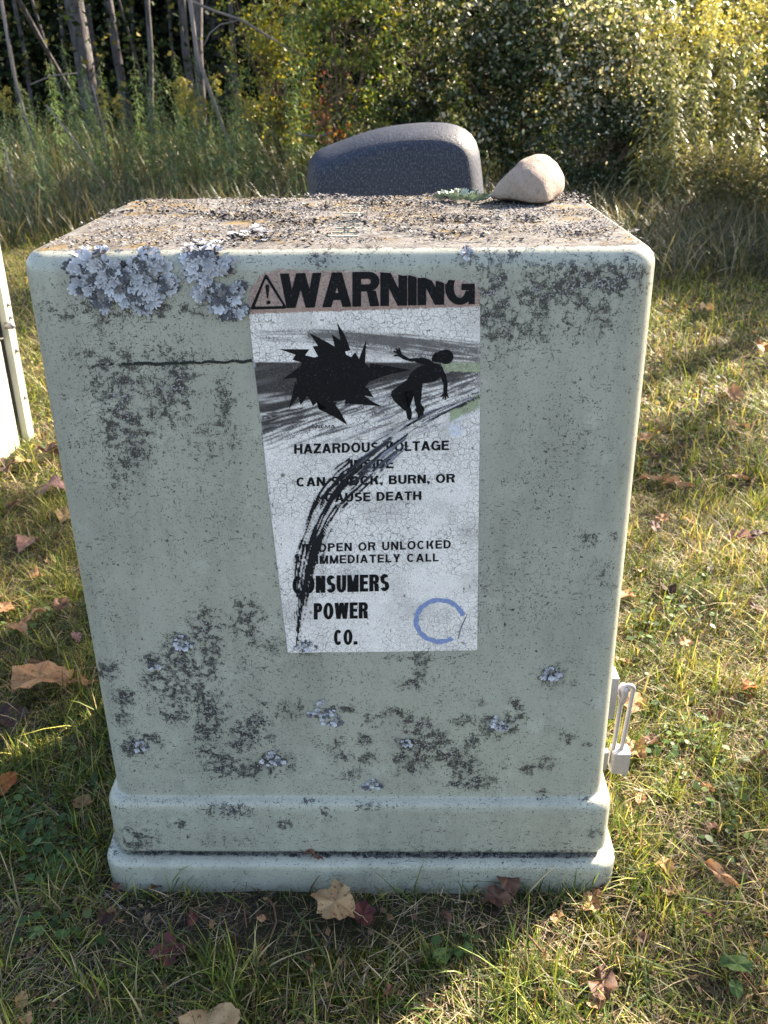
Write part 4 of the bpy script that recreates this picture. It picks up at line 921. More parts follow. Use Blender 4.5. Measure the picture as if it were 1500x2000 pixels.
def ground_cover():
    # round clover leaves
    spots = [(60,1640,70,55,110),(120,1700,50,40,60),(30,1590,40,40,50),(870,1868,22,14,5),(910,1850,20,10,5),(1440,1900,22,30,5),(1180,905,40,20,15),(170,1530,40,50,40),(100,1830,90,40,30),(1350,1180,120,60,70),(1330,1470,60,60,60),(1290,900,90,60,60),(1380,760,90,50,60),(60,1230,60,50,35),(1420,1600,60,80,50),(1250,1240,50,60,40)]
    C = []; 
    for px, py, rx, ry, m in spots:
        for _ in range(m):
            q = on_z(px+rnd.gauss(0, rx*.6), py+rnd.gauss(0, ry*.6)); C.append((q.x, q.y, 0))
    c = np.array(C); k = free(c[:, 0], c[:, 1]); c = c[k]; n = len(c); s = RS.uniform(.0035, .009, n)
    hz = RS.uniform(.012, .03, n); V = []; F = []; Cc = []
    col = pick(n, [(.05, .10, .03), (.08, .14, .045), (.13, .18, .06)], [.5, .38, .12])
    for i in range(n):
        tx, ty = RS.normal(0, .25, 2); o = len(V)
        for kx in range(8):
            a = 2*math.pi*kx/8; rr = s[i]*(1 if kx else .75); x, y = rr*math.cos(a), rr*math.sin(a)*.85
            V.append((c[i, 0]+x, c[i, 1]+y, hz[i]+x*tx+y*ty)); Cc.append(col[i])
        F.append(tuple(range(o, o+8)))
    tag(mesh_np('clover', np.array(V), F, GR, None, col=np.array(Cc), smooth=False), 'small round-leaved clover and creeping weeds in the lawn', 'clover', kind='stuff')
    for N, yr, sz, lb in ((60000, (-.5, 1.4), (.003, .0075), 'tiny creeping leaves matted between the grass near the cabinet'), (50000, (1.4, 5.5), (.008, .02), 'matted small leaves in the lawn further back')):
        x = RS.uniform(-2.5 if yr[0] > 0 else -1.2, 2.8 if yr[0] > 0 else 1.3, N); y = RS.uniform(*yr, N); k = free(x, y) & in_view(x, y) & (fbm(x*9+3, y*9, 3, 210)+.06*(x > .3) > .50); x, y = x[k], y[k]; n = len(x)
        bare, _ = zone_fields(x, y); k = RS.rand(n) > bare; x, y = x[k], y[k]; n = len(x)
        c = np.stack([x, y, ground_h(x, y)+RS.uniform(.006, .024, n)], -1)
        V, F, C = quads(c, RS.uniform(*sz, n), .7, pick(n, [(.11, .16, .04), (.27, .28, .07), (.36, .28, .13), (.04, .065, .02)], [.33, .25, .14, .28]), RS.normal(0, .5, n))
        tag(mesh_np('ground_cover', V, F, GR, None, col=C, smooth=False), lb, 'ground cover', kind='stuff')
    # crumbs of dead leaves
    N = 9000; x = RS.uniform(-1.2, 2.6, N); y = -.45+5.5*RS.rand(N)**2; k = free(x, y) & in_view(x, y); x, y = x[k], y[k]; n = len(x)
    c = np.stack([x, y, ground_h(x, y)+RS.uniform(.004, .016, n)], -1)
    V, F, C = quads(c, RS.uniform(.006, .02, n)*(1+.4*y.clip(0, 3)), .6, pick(n, [(.24, .13, .06), (.34, .23, .13), (.10, .05, .03), (.17, .10, .07)], [.3, .25, .25, .2]), RS.normal(0, .3, n))
    tag(mesh_np('leaf_litter', V, F, ST, None, col=C, smooth=False), 'crumbled bits of brown dead leaves strewn through the lawn', 'leaf litter', kind='stuff')
ground_cover()

# ============================================================ FALLEN LEAVES
def leaf_mat(name, a, b, spot, trans=.25):
    n = NT(name); o = n.obj(); c = n.mix(n.ss(n.noise(o, 45, 4, .6), .35, .65), a, b)
    c = n.mix(n.ss(n.noise(o, 130, 3, .6), .56, .64, 0, .85), c, spot)
    c = n.mix(n.math('MULTIPLY', n.ss(n.attr('vein'), .5, .9), .5), c, tuple(x*.55 for x in a))
    n.bump(n.noise(o, 260, 3, .6), .5, .0012); n.fin(c, .6, .3)
    tr = n.add('ShaderNodeBsdfTranslucent'); n.set(tr.inputs[0], c); mx = n.add('ShaderNodeMixShader'); mx.inputs[0].default_value = trans
    n.t.links.new(n.b.outputs[0], mx.inputs[1]); n.t.links.new(tr.outputs[0], mx.inputs[2]); n.t.links.new(mx.outputs[0], n.out.inputs[0]); return n.m
LM = {'tan': leaf_mat('tan_leaf', (.42, .25, .13), (.34, .17, .08), (.16, .07, .03)), 'pale': leaf_mat('pale_leaf', (.44, .30, .16), (.33, .20, .10), (.12, .06, .03)),
      'brown': leaf_mat('brown_leaf', (.17, .085, .05), (.10, .05, .035), (.04, .02, .015)), 'dark': leaf_mat('dark_leaf', (.055, .03, .025), (.035, .018, .016), (.1, .05, .04)),
      'red': leaf_mat('red_leaf', (.16, .045, .035), (.10, .03, .03), (.05, .02, .02)), 'rust': leaf_mat('rust_leaf', (.40, .15, .04), (.28, .09, .03), (.10, .04, .02)), 'pink': leaf_mat('mauve_leaf', (.30, .17, .14), (.20, .11, .10), (.10, .05, .05)),
      'grey': leaf_mat('grey_leaf', (.42, .37, .33), (.30, .26, .24), (.15, .1, .08)), 'green': leaf_mat('green_leaf', (.10, .17, .05), (.07, .13, .035), (.05, .07, .02), .35)}
def leaf(px, py, size, mat, kind, label, lift=.012, fold=None, onz=0.0, tilt=None, ang=None, squash=1.0):
    p = on_z(px, py, onz+lift); s = size*mpp(p)*.5*1.2
    r = random.Random(int(px*31+py*7)); nA, nR = 32, 6; V = [(0, 0, 0)]; F = []; vein = [1.0]
    fold = r.uniform(.1, .8) if fold is None else fold; arch = r.uniform(-.5, .9); w1, w2 = r.random()*6, r.random()*6
    for j in range(1, nR+1):
        for k in range(nA):
            a = 2*math.pi*k/nA; q = j/nR
            if kind == 'ovate': R = (1-.13*math.cos(2*a))*(1+.0*a); R *= 1+.28*max(0, math.cos(a))**7; R *= (1+.03*math.sin(a*14)); ax, ay = 1.0, .62
            elif kind == 'long': R = 1+.03*math.sin(a*12); ax, ay = 1.0, .24
            else: R = (.82+.17*abs(math.cos(2.5*a+.5*math.sin(a+w1))))*(1+.15*math.sin(a*4+w1)+.08*math.sin(a*9+w2)+.05*math.sin(15*a)); ax, ay = 1.0, .9
            x = s*q*R*ax*math.cos(a); y = s*q*R*ay*math.sin(a)*squash
            z = abs(y)*fold-arch*x*x/s*.5+s*.16*q*q*math.sin(3*a+w1)+s*.12*q*math.sin(5*a+w2)+s*.06*q*q*math.sin(11*a+w1)
            y *= math.cos(fold*.8); V.append((x, y, z)); vein.append(max(math.exp(-(abs(y)/s*22)**2), .8*math.exp(-((abs(math.sin(a*5))*q*5)**2)) if kind != 'long' else 0))
    for k in range(nA): F.append((0, 1+k, 1+(k+1) % nA))
    for j in range(nR-1):
        for k in range(nA):
            a = 1+j*nA+k; b = 1+j*nA+(k+1) % nA; F.append((a, a+nA, b+nA, b))
    # petiole
    o = len(V); 
    for t in range(6):
        q = t/5; c = Vector((-s*(.9+.75*q), s*.12*q*q*r.uniform(-2, 2), -s*.12*q)); 
        for d in ((0, .012, 0), (0, -.006, .01), (0, -.006, -.01)): V.append((c.x, c.y+d[1]*s*2, c.z+d[2]*s*2)); vein.append(0)
    for t in range(5):
        for e in range(3): F.append((o+t*3+e, o+t*3+(e+1) % 3, o+t*3+3+(e+1) % 3, o+t*3+3+e))
    ob = mesh_np('fallen_leaf', np.array(V), F, LM[mat], None, attrs={'vein': vein})
    tl = tilt if tilt is not None else (r.uniform(-.35, .35), r.uniform(-.35, .35))
    ob.rotation_euler = (tl[0], tl[1], r.random()*6.28 if ang is None else ang)
    Rm = ob.rotation_euler.to_matrix(); zl = min((Rm@Vector(v)).z for v in V[:1+nA*nR]); hl = max(.004, lift*.35)
    g = float(ground_h(p.x, p.y)) if onz == 0 else onz
    ob.location = (p.x, p.y, g-zl+hl+.010)
    return tag(ob, label, 'leaf', 'fallen leaves on the grass')
L_ = [
 (80,1338,98,'tan','ovate','large orange-tan folded leaf in the lit grass at the left',.03,.3,.55),
 (165,1340,50,'tan','long','narrow curled tan leaf beside the left side of the cabinet',.02,.3,.4),
 (22,1402,58,'dark','ovate','dark brown leaf below the large orange-tan leaf',.015,.2,0),
 (14,1542,44,'rust','ovate','rusty leaf at the left edge level with the cabinet skirt',.02,.3,1.2),
 (160,1566,36,'tan','ovate','small tan leaf just left of the cabinet skirt',.02,.5,.3),
 (52,1062,48,'pink','maple','mauve-brown crumpled leaf in the shade left of the cabinet',.02,.5,None),
 (98,956,56,'pink','ovate','mottled pinkish leaf touching the left side of the cabinet',.02,.1,.3),
 (124,1008,40,'pale','ovate','beige leaf just below the mottled pinkish one',.015,.2,None),
 (10,912,52,'dark','ovate','very dark leaf at the foot of the cream cabinet',.03,.3,1.9),
 (96,884,42,'dark','maple','dark curled leaf between the two cabinets',.03,.6,.2),
 (46,908,30,'pale','ovate','bright straw-coloured leaf beside the very dark one',.02,.3,None),
 (6,1192,36,'tan','ovate','orange-tan leaf cut by the left edge of the photo',.02,.3,.2),
 (36,1232,40,'tan','ovate','tan leaf, left one of a crossed pair',.02,.4,-.6),
 (66,1212,44,'tan','long','narrow brown leaf, right one of a crossed pair',.02,.2,.8),
 (70,1300,30,'brown','maple','small brown leaf just above the large orange-tan leaf',.02,.4,None),
 (655,1778,74,'pale','maple','pale yellow ragged leaf with brown spots on bare soil before the cabinet',.02,.15,2.8),
 (710,1788,46,'red','maple','dark purple-red leaf tucked beside the pale ragged leaf',.012,.3,None),
 (328,1858,54,'red','maple','dark red leaf in the shaded grass at lower left',.015,.3,.4),
 (208,1800,44,'dark','ovate','dark curled leaf standing in grass left of the bare soil',.02,.6,1.4),
 (378,1802,24,'red','ovate','small dark red leaf on the bare soil',.01,.2,None),
 (312,1730,40,'brown','long','thin brown leaf at the lower left foot of the cabinet',.01,.3,.5),
 (228,1738,22,'brown','ovate','little brown leaf by the lower left corner of the cabinet',.01,.3,None),
 (992,1722,52,'brown','ovate','mottled brown leaf standing against the cabinet foot',.03,.2,1.9),
 (968,1764,46,'brown','maple','brown crumpled leaf just below the one standing against the foot',.012,.4,None),
 (1168,1728,34,'brown','ovate','brown leaf at the lower right corner of the cabinet',.015,.4,1.0),
 (1156,1762,44,'tan','ovate','tan-brown leaf below the lower right corner of the cabinet',.015,.3,.9),
 (1178,1925,64,'brown','ovate','reddish brown leaf with striped shadows in the sunny patch at lower right',.02,.15,1.2),
 (1165,1958,40,'tan','ovate','orange leaf at the lower end of the reddish brown one',.012,.3,.2),
 (1404,1708,76,'tan','long','long orange-tan leaf lying diagonally at lower right',.025,.35,-.9),
 (1296,1688,40,'tan','ovate','tan leaf upright in the grass right of the cabinet foot',.02,.4,-1.1),
 (1310,1745,44,'brown','maple','brown leaf below the upright tan leaf',.012,.3,None),
 (404,2012,112,'pale','ovate','pale tan brown-spotted leaf cut by the bottom edge of the photo',.03,.12,.2),
 (44,1958,30,'tan','ovate','small tan leaf near the bottom left corner',.02,.3,-1.2),
 (52,1992,26,'tan','maple','scrap of orange leaf at the bottom left corner',.02,.3,None),
 (610,1888,24,'tan','long','thin tan leaf in the moss before the cabinet',.02,.3,1.4),
 (512,1800,16,'tan','ovate','tiny tan leaf on the bare soil',.01,.2,None),
 (1212,1288,44,'tan','long','tan leaf near the padlock, upper one',.02,.3,.1),
 (1222,1160,34,'tan','ovate','tan leaf touching the right side of the cabinet',.02,.3,.2),
 (1236,1372,52,'tan','ovate','tan leaf behind the padlock',.015,.3,.8),
 (1240,1468,40,'tan','maple','crumpled tan leaf right of the padlock body',.02,.5,None),
 (1272,1450,36,'brown','ovate','purplish brown leaf right of the padlock',.02,.4,0),
 (1442,1052,40,'pink','ovate','mauve leaf beside a darker one far right',.03,.5,-.9),
 (1480,1048,32,'dark','ovate','nearly black leaf at the right edge',.03,.5,.3),
 (1436,1082,30,'pink','ovate','pinkish leaf under the mauve one',.02,.4,None),
 (1388,1104,40,'grey','long','pale grey leaf standing in the sunny grass',.03,.4,1.2),
 (1322,950,56,'tan','long','long tan leaf in the dip behind the cabinet, right one',.02,.3,-.4),
 (1278,940,48,'tan','long','tan leaf in the dip behind the cabinet, left one',.02,.3,-.3),
 (1256,862,32,'tan','ovate','light brown leaf close to the right side of the cabinet',.02,.3,None),
 (1292,1014,24,'tan','ovate','upper leaf of a tiny orange pair in the grass',.02,.3,None),
 (1280,1030,26,'pink','ovate','lower leaf of a tiny pair in the grass',.02,.3,None),
 (1282,830,30,'pale','long','cream leaf upright in the sunny lawn',.03,.4,-.8),
 (1382,606,32,'pale','ovate','pale leaf in the shade at the lawn edge',.03,.3,None),
 (1345,355,30,'dark','maple','dark leaf caught in the bright weeds at the right',.35,.3,None),
 (1488,684,30,'rust','ovate','orange-brown leaf at the right edge of the sunny lawn',.03,.3,None),
 (1432,776,38,'tan','ovate','tan leaf with a dark shadow in the sunny lawn',.03,.4,None),
 (1446,832,46,'pale','long','pinkish tan leaf lying flat in the sunny lawn',.02,.2,0),
 (1440,940,34,'tan','long','brown leaf below the flat pinkish tan leaf',.02,.3,0),
 (1254,1112,20,'pale','ovate','small bright cream leaf right of the cabinet',.02,.3,None),
 (1300,1158,36,'dark','maple','dark leaf under the sunny grass right of the cabinet',.01,.5,None),
 (1476,1190,30,'brown','ovate','dark brown leaf at the right edge below the middle',.02,.3,None),
 (1462,1345,36,'rust','ovate','rust-orange curled leaf at the right edge',.03,.5,.5),
 (1484,1480,40,'brown','long','brown leaf at the right edge in the grass',.02,.4,.3),
 (1378,1535,40,'tan','long','bent orange leaf scrap in the grass at right',.02,.4,-1.1),
 (1330,1500,22,'pale','ovate','small cream leaf right of the padlock',.02,.3,None),
 (1385,1800,26,'red','long','dark reddish leaf at lower right',.01,.4,-.6),
 (30,395,26,'pale','maple','light tan curled leaf left in the weed edge',.12,.4,None),
 (148,400,26,'pale','ovate','pale yellow leaf at the weed edge beside the cabinet',.04,.3,None),
]
EX = [(120,1190,30,'brown','small brown leaf in the shade left of the cabinet, upper one'),(150,1250,24,'pink','dull pink scrap of leaf against the left side of the cabinet'),(30,985,30,'brown','brown leaf under the very dark one at the left'),(70,1130,26,'tan','small tan leaf below the mauve-brown crumpled one'),(110,1480,26,'brown','brown leaf in the shaded grass above the clover'),
 (1340,1250,26,'tan','small tan leaf in the sunny grass right of the lock'),(1400,1400,30,'brown','brown leaf in the grass far right of the padlock'),(1300,1340,22,'pale','small cream leaf scrap in the sunny grass'),(1250,1560,30,'tan','tan leaf right of the cabinet skirt'),(1390,1620,26,'brown','brown leaf right of the upright tan one'),(1460,1700,30,'dark','dark leaf at the right edge above the green weed leaf'),
 (1250,1830,30,'brown','brown leaf between the long tan leaf and the sunny patch'),(1090,1790,26,'tan','small tan leaf in front of the right half of the cabinet'),(870,1790,24,'brown','small brown leaf on the soil right of the pale ragged leaf'),(760,1940,26,'brown','brown leaf in the shaded grass near the bottom'),(180,1940,30,'brown','brown leaf in the dark grass at lower left'),(1350,1020,26,'tan','tan leaf near the mauve leaves'),(1260,1210,28,'brown','brown leaf below the tan one at the cabinet side')]
L_ += [(a, b, c, d, 'maple' if i % 3 == 0 else 'ovate', l, .015, .4, None) for i, (a, b, c, d, l) in enumerate(EX)]
for a in L_:
    leaf(*a[:6], lift=a[6], fold=a[7], ang=a[8])
lf = leaf(612, 1694, 38, 'brown', 'long', 'small curled brown leaf lying on the ledge at the cabinet foot', lift=.002, fold=.4, onz=.052, ang=-.25); lf.location.y = -.05
# broad green weed leaves in the turf
for px, py, s_, lb in ((1440, 1885, 52, 'broad green weed leaf at the lower right'), (862, 1862, 36, 'round green leaf in the shaded moss'), (905, 1852, 34, 'second round green leaf in the shaded moss'), (1438, 1925, 30, 'bright green round leaf below the broad one')):
    o = leaf(px, py, s_, 'green', 'ovate', lb, lift=.03, fold=.1, tilt=(.1, .2)); o.name = 'weed_leaf'; o['group'] = 'broad weed leaves in the turf'
# twigs
tw = flat('twig_brown', (.13, .06, .035), .7, .3)
for pts, r, lb in (([(985,1772),(1000,1795),(1030,1825),(1060,1860)], .0016, 'thin red-brown stem below the cabinet foot'), ([(528,1832),(540,1800),(535,1770),(522,1752)], .0014, 'bent reddish stalk on the bare soil'), ([(482,1812),(478,1785),(476,1760)], .0012, 'short straight stalk on the bare soil'),
                   ([(1410,1850),(1440,1890),(1480,1940),(1520,1990)], .0014, 'thin twig at the lower right corner')):
    P = [Vector(on_z(a, b, .012+.006*i)) for i, (a, b) in enumerate(pts)]
    tag(tubes('twig', [(P, r)], tw, None, 6), lb, 'twig')

# ============================================================ TALL WEEDS, SHRUBS, TREES
BUSH = foliage('shrub_leaf', .36, .46, .45, (1.3, 1.15, .6)); WOOD = foliage('deep_wood_leaf', .06, .7, .1); WEED = foliage('weed_leaf_green', .38, .4, .5, (1.15, 1.2, .65))
bark = NT('grey_bark'); o = bark.obj(); c = bark.mix(bark.ss(bark.noise(bark.map(o, (1, 1, .25)), 26, 6, .7), .35, .7), (.045, .04, .04), (.13, .118, .12)); c = bark.mix(bark.ss(bark.noise(o, 6, 3), .5, .7, 0, .5), c, (.15, .15, .14))
bark.bump(bark.noise(bark.map(o, (1, 1, .2)), 30, 6, .7), .8, .02); BARK = bark.fin(c, .9, .2)
stemm = flat('shrub_stem', (.11, .075, .05), .8, .2)
deadw = flat('dead_wood', (.17, .145, .135), .8, .2, 0, .3, 40)
def tall_grass(label, N, xr, yr, Lr, pal, pr, wd=(.003, .007), ln=.28, dr=(.1, .6), fld=.0, region=None):
    x = RS.uniform(*xr, N); y = RS.uniform(*yr, N); k = (fbm(x*1.7+3, y*1.7, 3, 160) > fld)
    if region is not None: k &= region(x, y)
    x, y = x[k], y[k]; n = len(x); pos = np.stack([x, y, ground_h(x, y)], -1)
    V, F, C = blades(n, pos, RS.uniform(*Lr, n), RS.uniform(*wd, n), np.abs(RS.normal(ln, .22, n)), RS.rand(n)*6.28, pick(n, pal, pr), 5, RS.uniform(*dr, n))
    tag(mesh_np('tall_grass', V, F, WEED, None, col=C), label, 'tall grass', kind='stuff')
G1 = [(.035, .055, .022), (.08, .105, .045), (.30, .24, .14), (.14, .10, .06)]
def edge_y(x): return 5.2+.25*np.sin(x*1.3)
tall_grass('tall mixed green and straw grass along the back of the lawn', 23000, (-6, .9), (4.6, 9.5), (.15, .6), G1, [.32, .25, .25, .18], region=lambda x, y: y > 5.0-.12*x.clip(-4, 1)+.35*np.sin(x*2.3))
tall_grass('knee-high shaded grass below the shrubs at the right', 19000, (.9, 5.5), (3.7, 7.5), (.15, .5), G1, [.35, .2, .25, .2], ln=.5, region=lambda x, y: y > 3.95+.15*np.sin(x*4))
tall_grass('higher tangled grass between the weeds and the trees', 13000, (-9, 1.5), (8.5, 13), (.4, 1.0), G1, [.42, .28, .17, .13], (.004, .009))
tall_grass('pale dry grass tufts at the lawn edge', 6000, (-5, 3.5), (5.4, 6.6), (.15, .4), [(.38, .30, .16), (.28, .2, .1)], [.6, .4], region=lambda x, y: (y > 6-.2*x) & (fbm(x*2, y*2, 2, 170) > .5))

def weed(root_xy, h, nl, ll, col, plume=None, seed=0, name='goldenrod', label='', cat='weed', group=None, lean=None, arching=.5):
    r = np.random.RandomState(seed); az = r.rand()*6.28; ln = r.uniform(.02, .22) if lean is None else lean
    x, y = root_xy; t = np.linspace(0, 1, 9); lx = np.cos(az)*ln*h*t**1.8; ly = np.sin(az)*ln*h*t**1.8
    P = [Vector((lx[i], ly[i], t[i]*h)) for i in range(9)]
    e = empty(name, (x, y, float(ground_h(x, y))-.01)); tag(e, label, cat, group)
    tubes('stem', [(P, [.0045*(1-.7*q) for q in t])], STEM, e, 5)
    q = np.sort(r.uniform(.08, .98, nl)); bx = np.interp(q, t, lx); by = np.interp(q, t, ly); bz = q*h
    a = np.arange(nl)*2.4+r.normal(0, .3, nl); L = ll*(1.15-.75*q)*r.uniform(.7, 1.2, nl)
    segs = 3; V = []; C = []
    cc = np.array(col)[None]*r.uniform(.7, 1.25, nl)[:, None]
    for k in range(segs+1):
        s = k/segs; hz = L*s; vz = L*(.75*s-(arching+.55)*s*s); w = L*.075*math.sin(math.pi*min(.97, s*.9+.1))
        c = np.stack([bx+np.cos(a)*hz, by+np.sin(a)*hz, bz+vz], -1); sd3 = np.stack([-np.sin(a)*w, np.cos(a)*w, 0*w], -1); V += [c-sd3, c+sd3]; C += [cc*(.8+.4*s)]*2
    m = 2*(segs+1); V = np.stack(V, 1).reshape(-1, 3); C = np.stack(C, 1).reshape(-1, 3); b = np.arange(nl)*m
    F = np.concatenate([np.stack([b+2*k, b+2*k+1, b+2*k+3, b+2*k+2], -1) for k in range(segs)], 0)
    o = mesh_np('foliage', V, F, WEED, e, col=C); o['kind'] = 'stuff'
    if plume is not None:
        n = 420; u = r.rand(n); br = r.randint(0, 9, n)*.7; rad = .10*h*u*(1-.2*r.rand(n))*.8; z = h*(.99+.02*r.rand(n))-h*.18*((br/6.3)*1.0)+.04*h*np.sin(u*3)
        c = np.stack([lx[-1]+np.cos(br*2.3)*rad, ly[-1]+np.sin(br*2.3)*rad, z], -1)+r.normal(0, .008, (n, 3))
        V, F, C = quads(c, r.uniform(.008, .018, n), .7, np.array(plume)[None]*r.uniform(.6, 1.2, n)[:, None]); o = mesh_np('flower_plume', V, F, WEED, e, col=C, smooth=False); o['kind'] = 'stuff'
    return e
STEM = flat('weed_stem', (.14, .14, .06), .7, .3)
def copy_tree(o, parent=None):
    c = o.copy(); S.collection.objects.link(c); c.parent = parent
    for ch in o.children: copy_tree(ch, c)
    return c
def scatter(protos, spots, label, group, zs=(.8, 1.2), lab2=None):
    for i, (x, y) in enumerate(spots):
        p = protos[i % len(protos)]
        c = p if i < len(protos) else copy_tree(p)
        c.location = (x, y, float(ground_h(x, y))-.01); c.rotation_euler.z = rnd.random()*6.28; s = rnd.uniform(*zs); c.scale = (s, s, s); c['label'] = label; c['group'] = group
        if lab2: c['label'] = lab2[i % len(protos)]
# feathery grey-green goldenrod, left
lab = 'feathery grey-green goldenrod stalk in the weed bank at the left'
protos = [weed((0, 0), h, nl, .13, c, pl, 10+i, 'goldenrod', lab, 'weed') for i, (h, nl, c, pl) in enumerate(((1.25, 120, (.13, .19, .08), None), (1.4, 140, (.11, .17, .075), None), (1.1, 110, (.15, .20, .10), None), (1.0, 110, (.09, .14, .06), (.30, .24, .05))))]
sp = []
for _ in range(70):
    px = rnd.uniform(-60, 580); Y = rnd.uniform(6.6, 10.5); sp.append((on_y(px, 300, Y).x, Y))
for px, Y in ((60, 6.3), (40, 6.6), (85, 6.5), (190, 7.0), (175, 7.3), (255, 7.2), (300, 7.6), (330, 7.4), (450, 7.8), (470, 8.2)): sp.append((on_y(px, 300, Y).x, Y))
scatter(protos, sp, lab, 'goldenrod stalks in the weed bank at the left', (.72, 1.08), [lab]*3+['short goldenrod with a dull yellow plume in the weed bank at the left'])
# bright goldenrod, right edge
lab = 'bright yellow-green goldenrod catching the sun at the right edge'
protos = [weed((0, 0), h, 150, .16, c, pl, 30+i, 'goldenrod', lab, 'weed') for i, (h, c, pl) in enumerate(((1.45, (.19, .20, .08), (.46, .38, .10)), (1.3, (.26, .25, .12), None), (1.5, (.20, .21, .09), (.42, .35, .10))))]
sp = [(on_y(px, 200, Y).x, Y) for px, Y in [(rnd.uniform(1250, 1600), rnd.uniform(6.2, 8.6)) for _ in range(42)]]
scatter(protos, sp, lab, 'bright goldenrod stalks at the right edge', (.8, 1.15), ['sunlit goldenrod topped with a yellow plume at the right edge', 'pale leafy goldenrod stalk without flowers at the right edge', 'sunlit goldenrod topped with a yellow plume at the right edge'])
lab = 'yellow-tipped goldenrod standing behind the shrubs'
protos = [weed((0, 0), 1.9, 150, .16, (.15, .19, .05), (.50, .38, .05), 50+i, 'goldenrod', lab, 'weed') for i in range(2)]
sp = [(on_y(px, 200, Y).x, Y) for px, Y in [(rnd.uniform(560, 1300), rnd.uniform(8.6, 10)) for _ in range(26)]]
scatter(protos, sp, lab, 'goldenrod behind the shrubs', (.8, 1.2))

def shrub(name, label, x, y, rx, ry, h, nleaf, pal, pr, lsz=(.026, .075), asp=.5, z0=.1, seed=0, nst=14, ch=None, dens=.47):
    e = empty(name, (x, y, 0)); tag(e, label, 'shrub')
    r = random.Random(seed); lst = []; tips = []
    for k in range(nst):
        a = r.random()*6.28; q = r.random()**.6; ex, ey, ez = rx*q*math.cos(a), ry*q*math.sin(a), h*r.uniform(.6, 1)
        P = [Vector((ex*.15*t/0.2 if t < .2 else ex*(t**1.4)+r.gauss(0, .02), ey*(t**1.4)+r.gauss(0, .02), ez*t)) for t in np.linspace(0, 1, 7)]
        lst.append((P, [.012*(1-.8*t) for t in np.linspace(0, 1, 7)])); tips.append(P)
        for _ in range(5):
            i = r.randint(2, 5); b = P[i]; d = Vector((r.gauss(0, 1), r.gauss(0, 1), abs(r.gauss(0, .6)))).normalized()*r.uniform(.2, .5)*h*.4
            Q = [b, b+d*.5+Vector((0, 0, .03)), b+d]; lst.append((Q, [.005, .004, .002])); tips.append(Q)
    tubes('stem', lst, stemm, e, 4)
    # leaves: clumps round branch points plus volume noise
    n = nleaf; pts = np.array([tuple(p) for T in tips for p in T[1:]]); k = RS.randint(0, len(pts), n)
    c = pts[k]+RS.normal(0, 1, (n, 3))*np.array([rx, ry, h*.5])*.17
    c[:, 2] = np.abs(c[:, 2]-z0)+z0
    d = fbm(c[:, 0]*4.5+c[:, 1]*2+seed, c[:, 2]*4.5+seed, 3, seed); kk = d+(RS.rand(n)-.5)*.1 > dens; c = c[kk]; n = len(c)
    col = pick(n, pal, pr); g = .75+.6*fbm(c[:, 0]*2.2+seed, c[:, 2]*2.2, 2, seed+5); col = col*g[:, None]
    V, F, C = quads(c, RS.uniform(*lsz, n), asp, col, RS.normal(.15, .7, n)); o = mesh_np('foliage', V, F, BUSH, e, col=C, smooth=False); o['kind'] = 'stuff'
    return e
OL = [(.022, .036, .014), (.045, .068, .024), (.11, .13, .045), (.44, .43, .34)]  # palest leaf colour paints in glints as well as pale undersides
def at(px, Y): return on_y(px, 300, Y).x
shrub('shrub', 'dense dark shrub with pale leaf undersides and painted glints in the middle of the background', at(1010, 8.2), 8.2, 1.15, .7, 2.2, 30000, OL, [.42, .28, .14, .16], seed=1)
shrub('shrub', 'silvery-leaved shrub with painted glints right of the dense dark one', at(1230, 7.4), 7.5, .8, .6, 1.9, 20000, OL, [.28, .25, .16, .31], seed=2)
shrub('shrub', 'dark low shrub behind the boulder', at(830, 8.3), 8.4, .75, .5, 1.9, 15000, OL, [.5, .3, .15, .05], seed=3)
shrub('shrub', 'yellow-green open shrub left of the boulder', at(660, 8.0), 8.0, .65, .5, 2.2, 15000, [(.09, .14, .03), (.18, .22, .04), (.34, .30, .05), (.05, .08, .02)], [.35, .3, .15, .2], (.03, .06), .6, seed=4, dens=.46)
shrub('shrub', 'tall leafy shrub filling the upper right background', at(1330, 10), 10.2, 1.6, .9, 2.9, 34000, [(.045, .07, .02), (.09, .12, .035), (.22, .21, .07)], [.4, .4, .2], (.035, .07), seed=5)
shrub('shrub', 'sunlit yellowish shrub at the right edge', at(1490, 7.9), 8.2, .7, .6, 2.0, 16000, [(.13, .15, .05), (.24, .24, .09), (.40, .34, .17)], [.4, .4, .2], (.03, .06), .4, seed=6)
shrub('shrub', 'sparse yellow-leaved sapling beside the tree trunks', at(555, 9.2), 9.2, .6, .5, 2.3, 8000, [(.24, .24, .03), (.36, .31, .04), (.12, .16, .03)], [.4, .25, .35], (.03, .055), .6, seed=7, dens=.48)
shrub('shrub', 'pale grassy bush in the shade at the right lawn edge', at(1460, 6.2), 6.2, .7, .45, .75, 9000, [(.30, .26, .14), (.14, .17, .06), (.2, .2, .08)], [.4, .3, .3], (.03, .06), .2, seed=8)
shrub('shrub', 'dark undergrowth shrub below the tall background shrubs', at(1130, 8.0), 7.2, 1.0, .35, .9, 15000, OL, [.5, .3, .12, .08], (.02, .04), seed=9)
for i, (x_, y_, h_) in enumerate(((3.45, 4.75, 1.7), (4.4, 5.3, 2.0), (5.5, 6.0, 2.1), (3.5, 6.0, 1.7))):  # shrubs added to cast shade over the right edge of the lawn
    shrub('shrub', ['added low shade shrub just outside the right edge by the lawn', 'added taller shade shrub beyond the right edge', 'added far right shade shrub beyond the edge', 'added shade shrub behind the low one at the right edge'][i], x_, y_, .75, .55, h_, 30000, [(.05, .075, .022), (.10, .12, .035), (.2, .19, .07)], [.4, .4, .2], (.04, .08), seed=20+i)
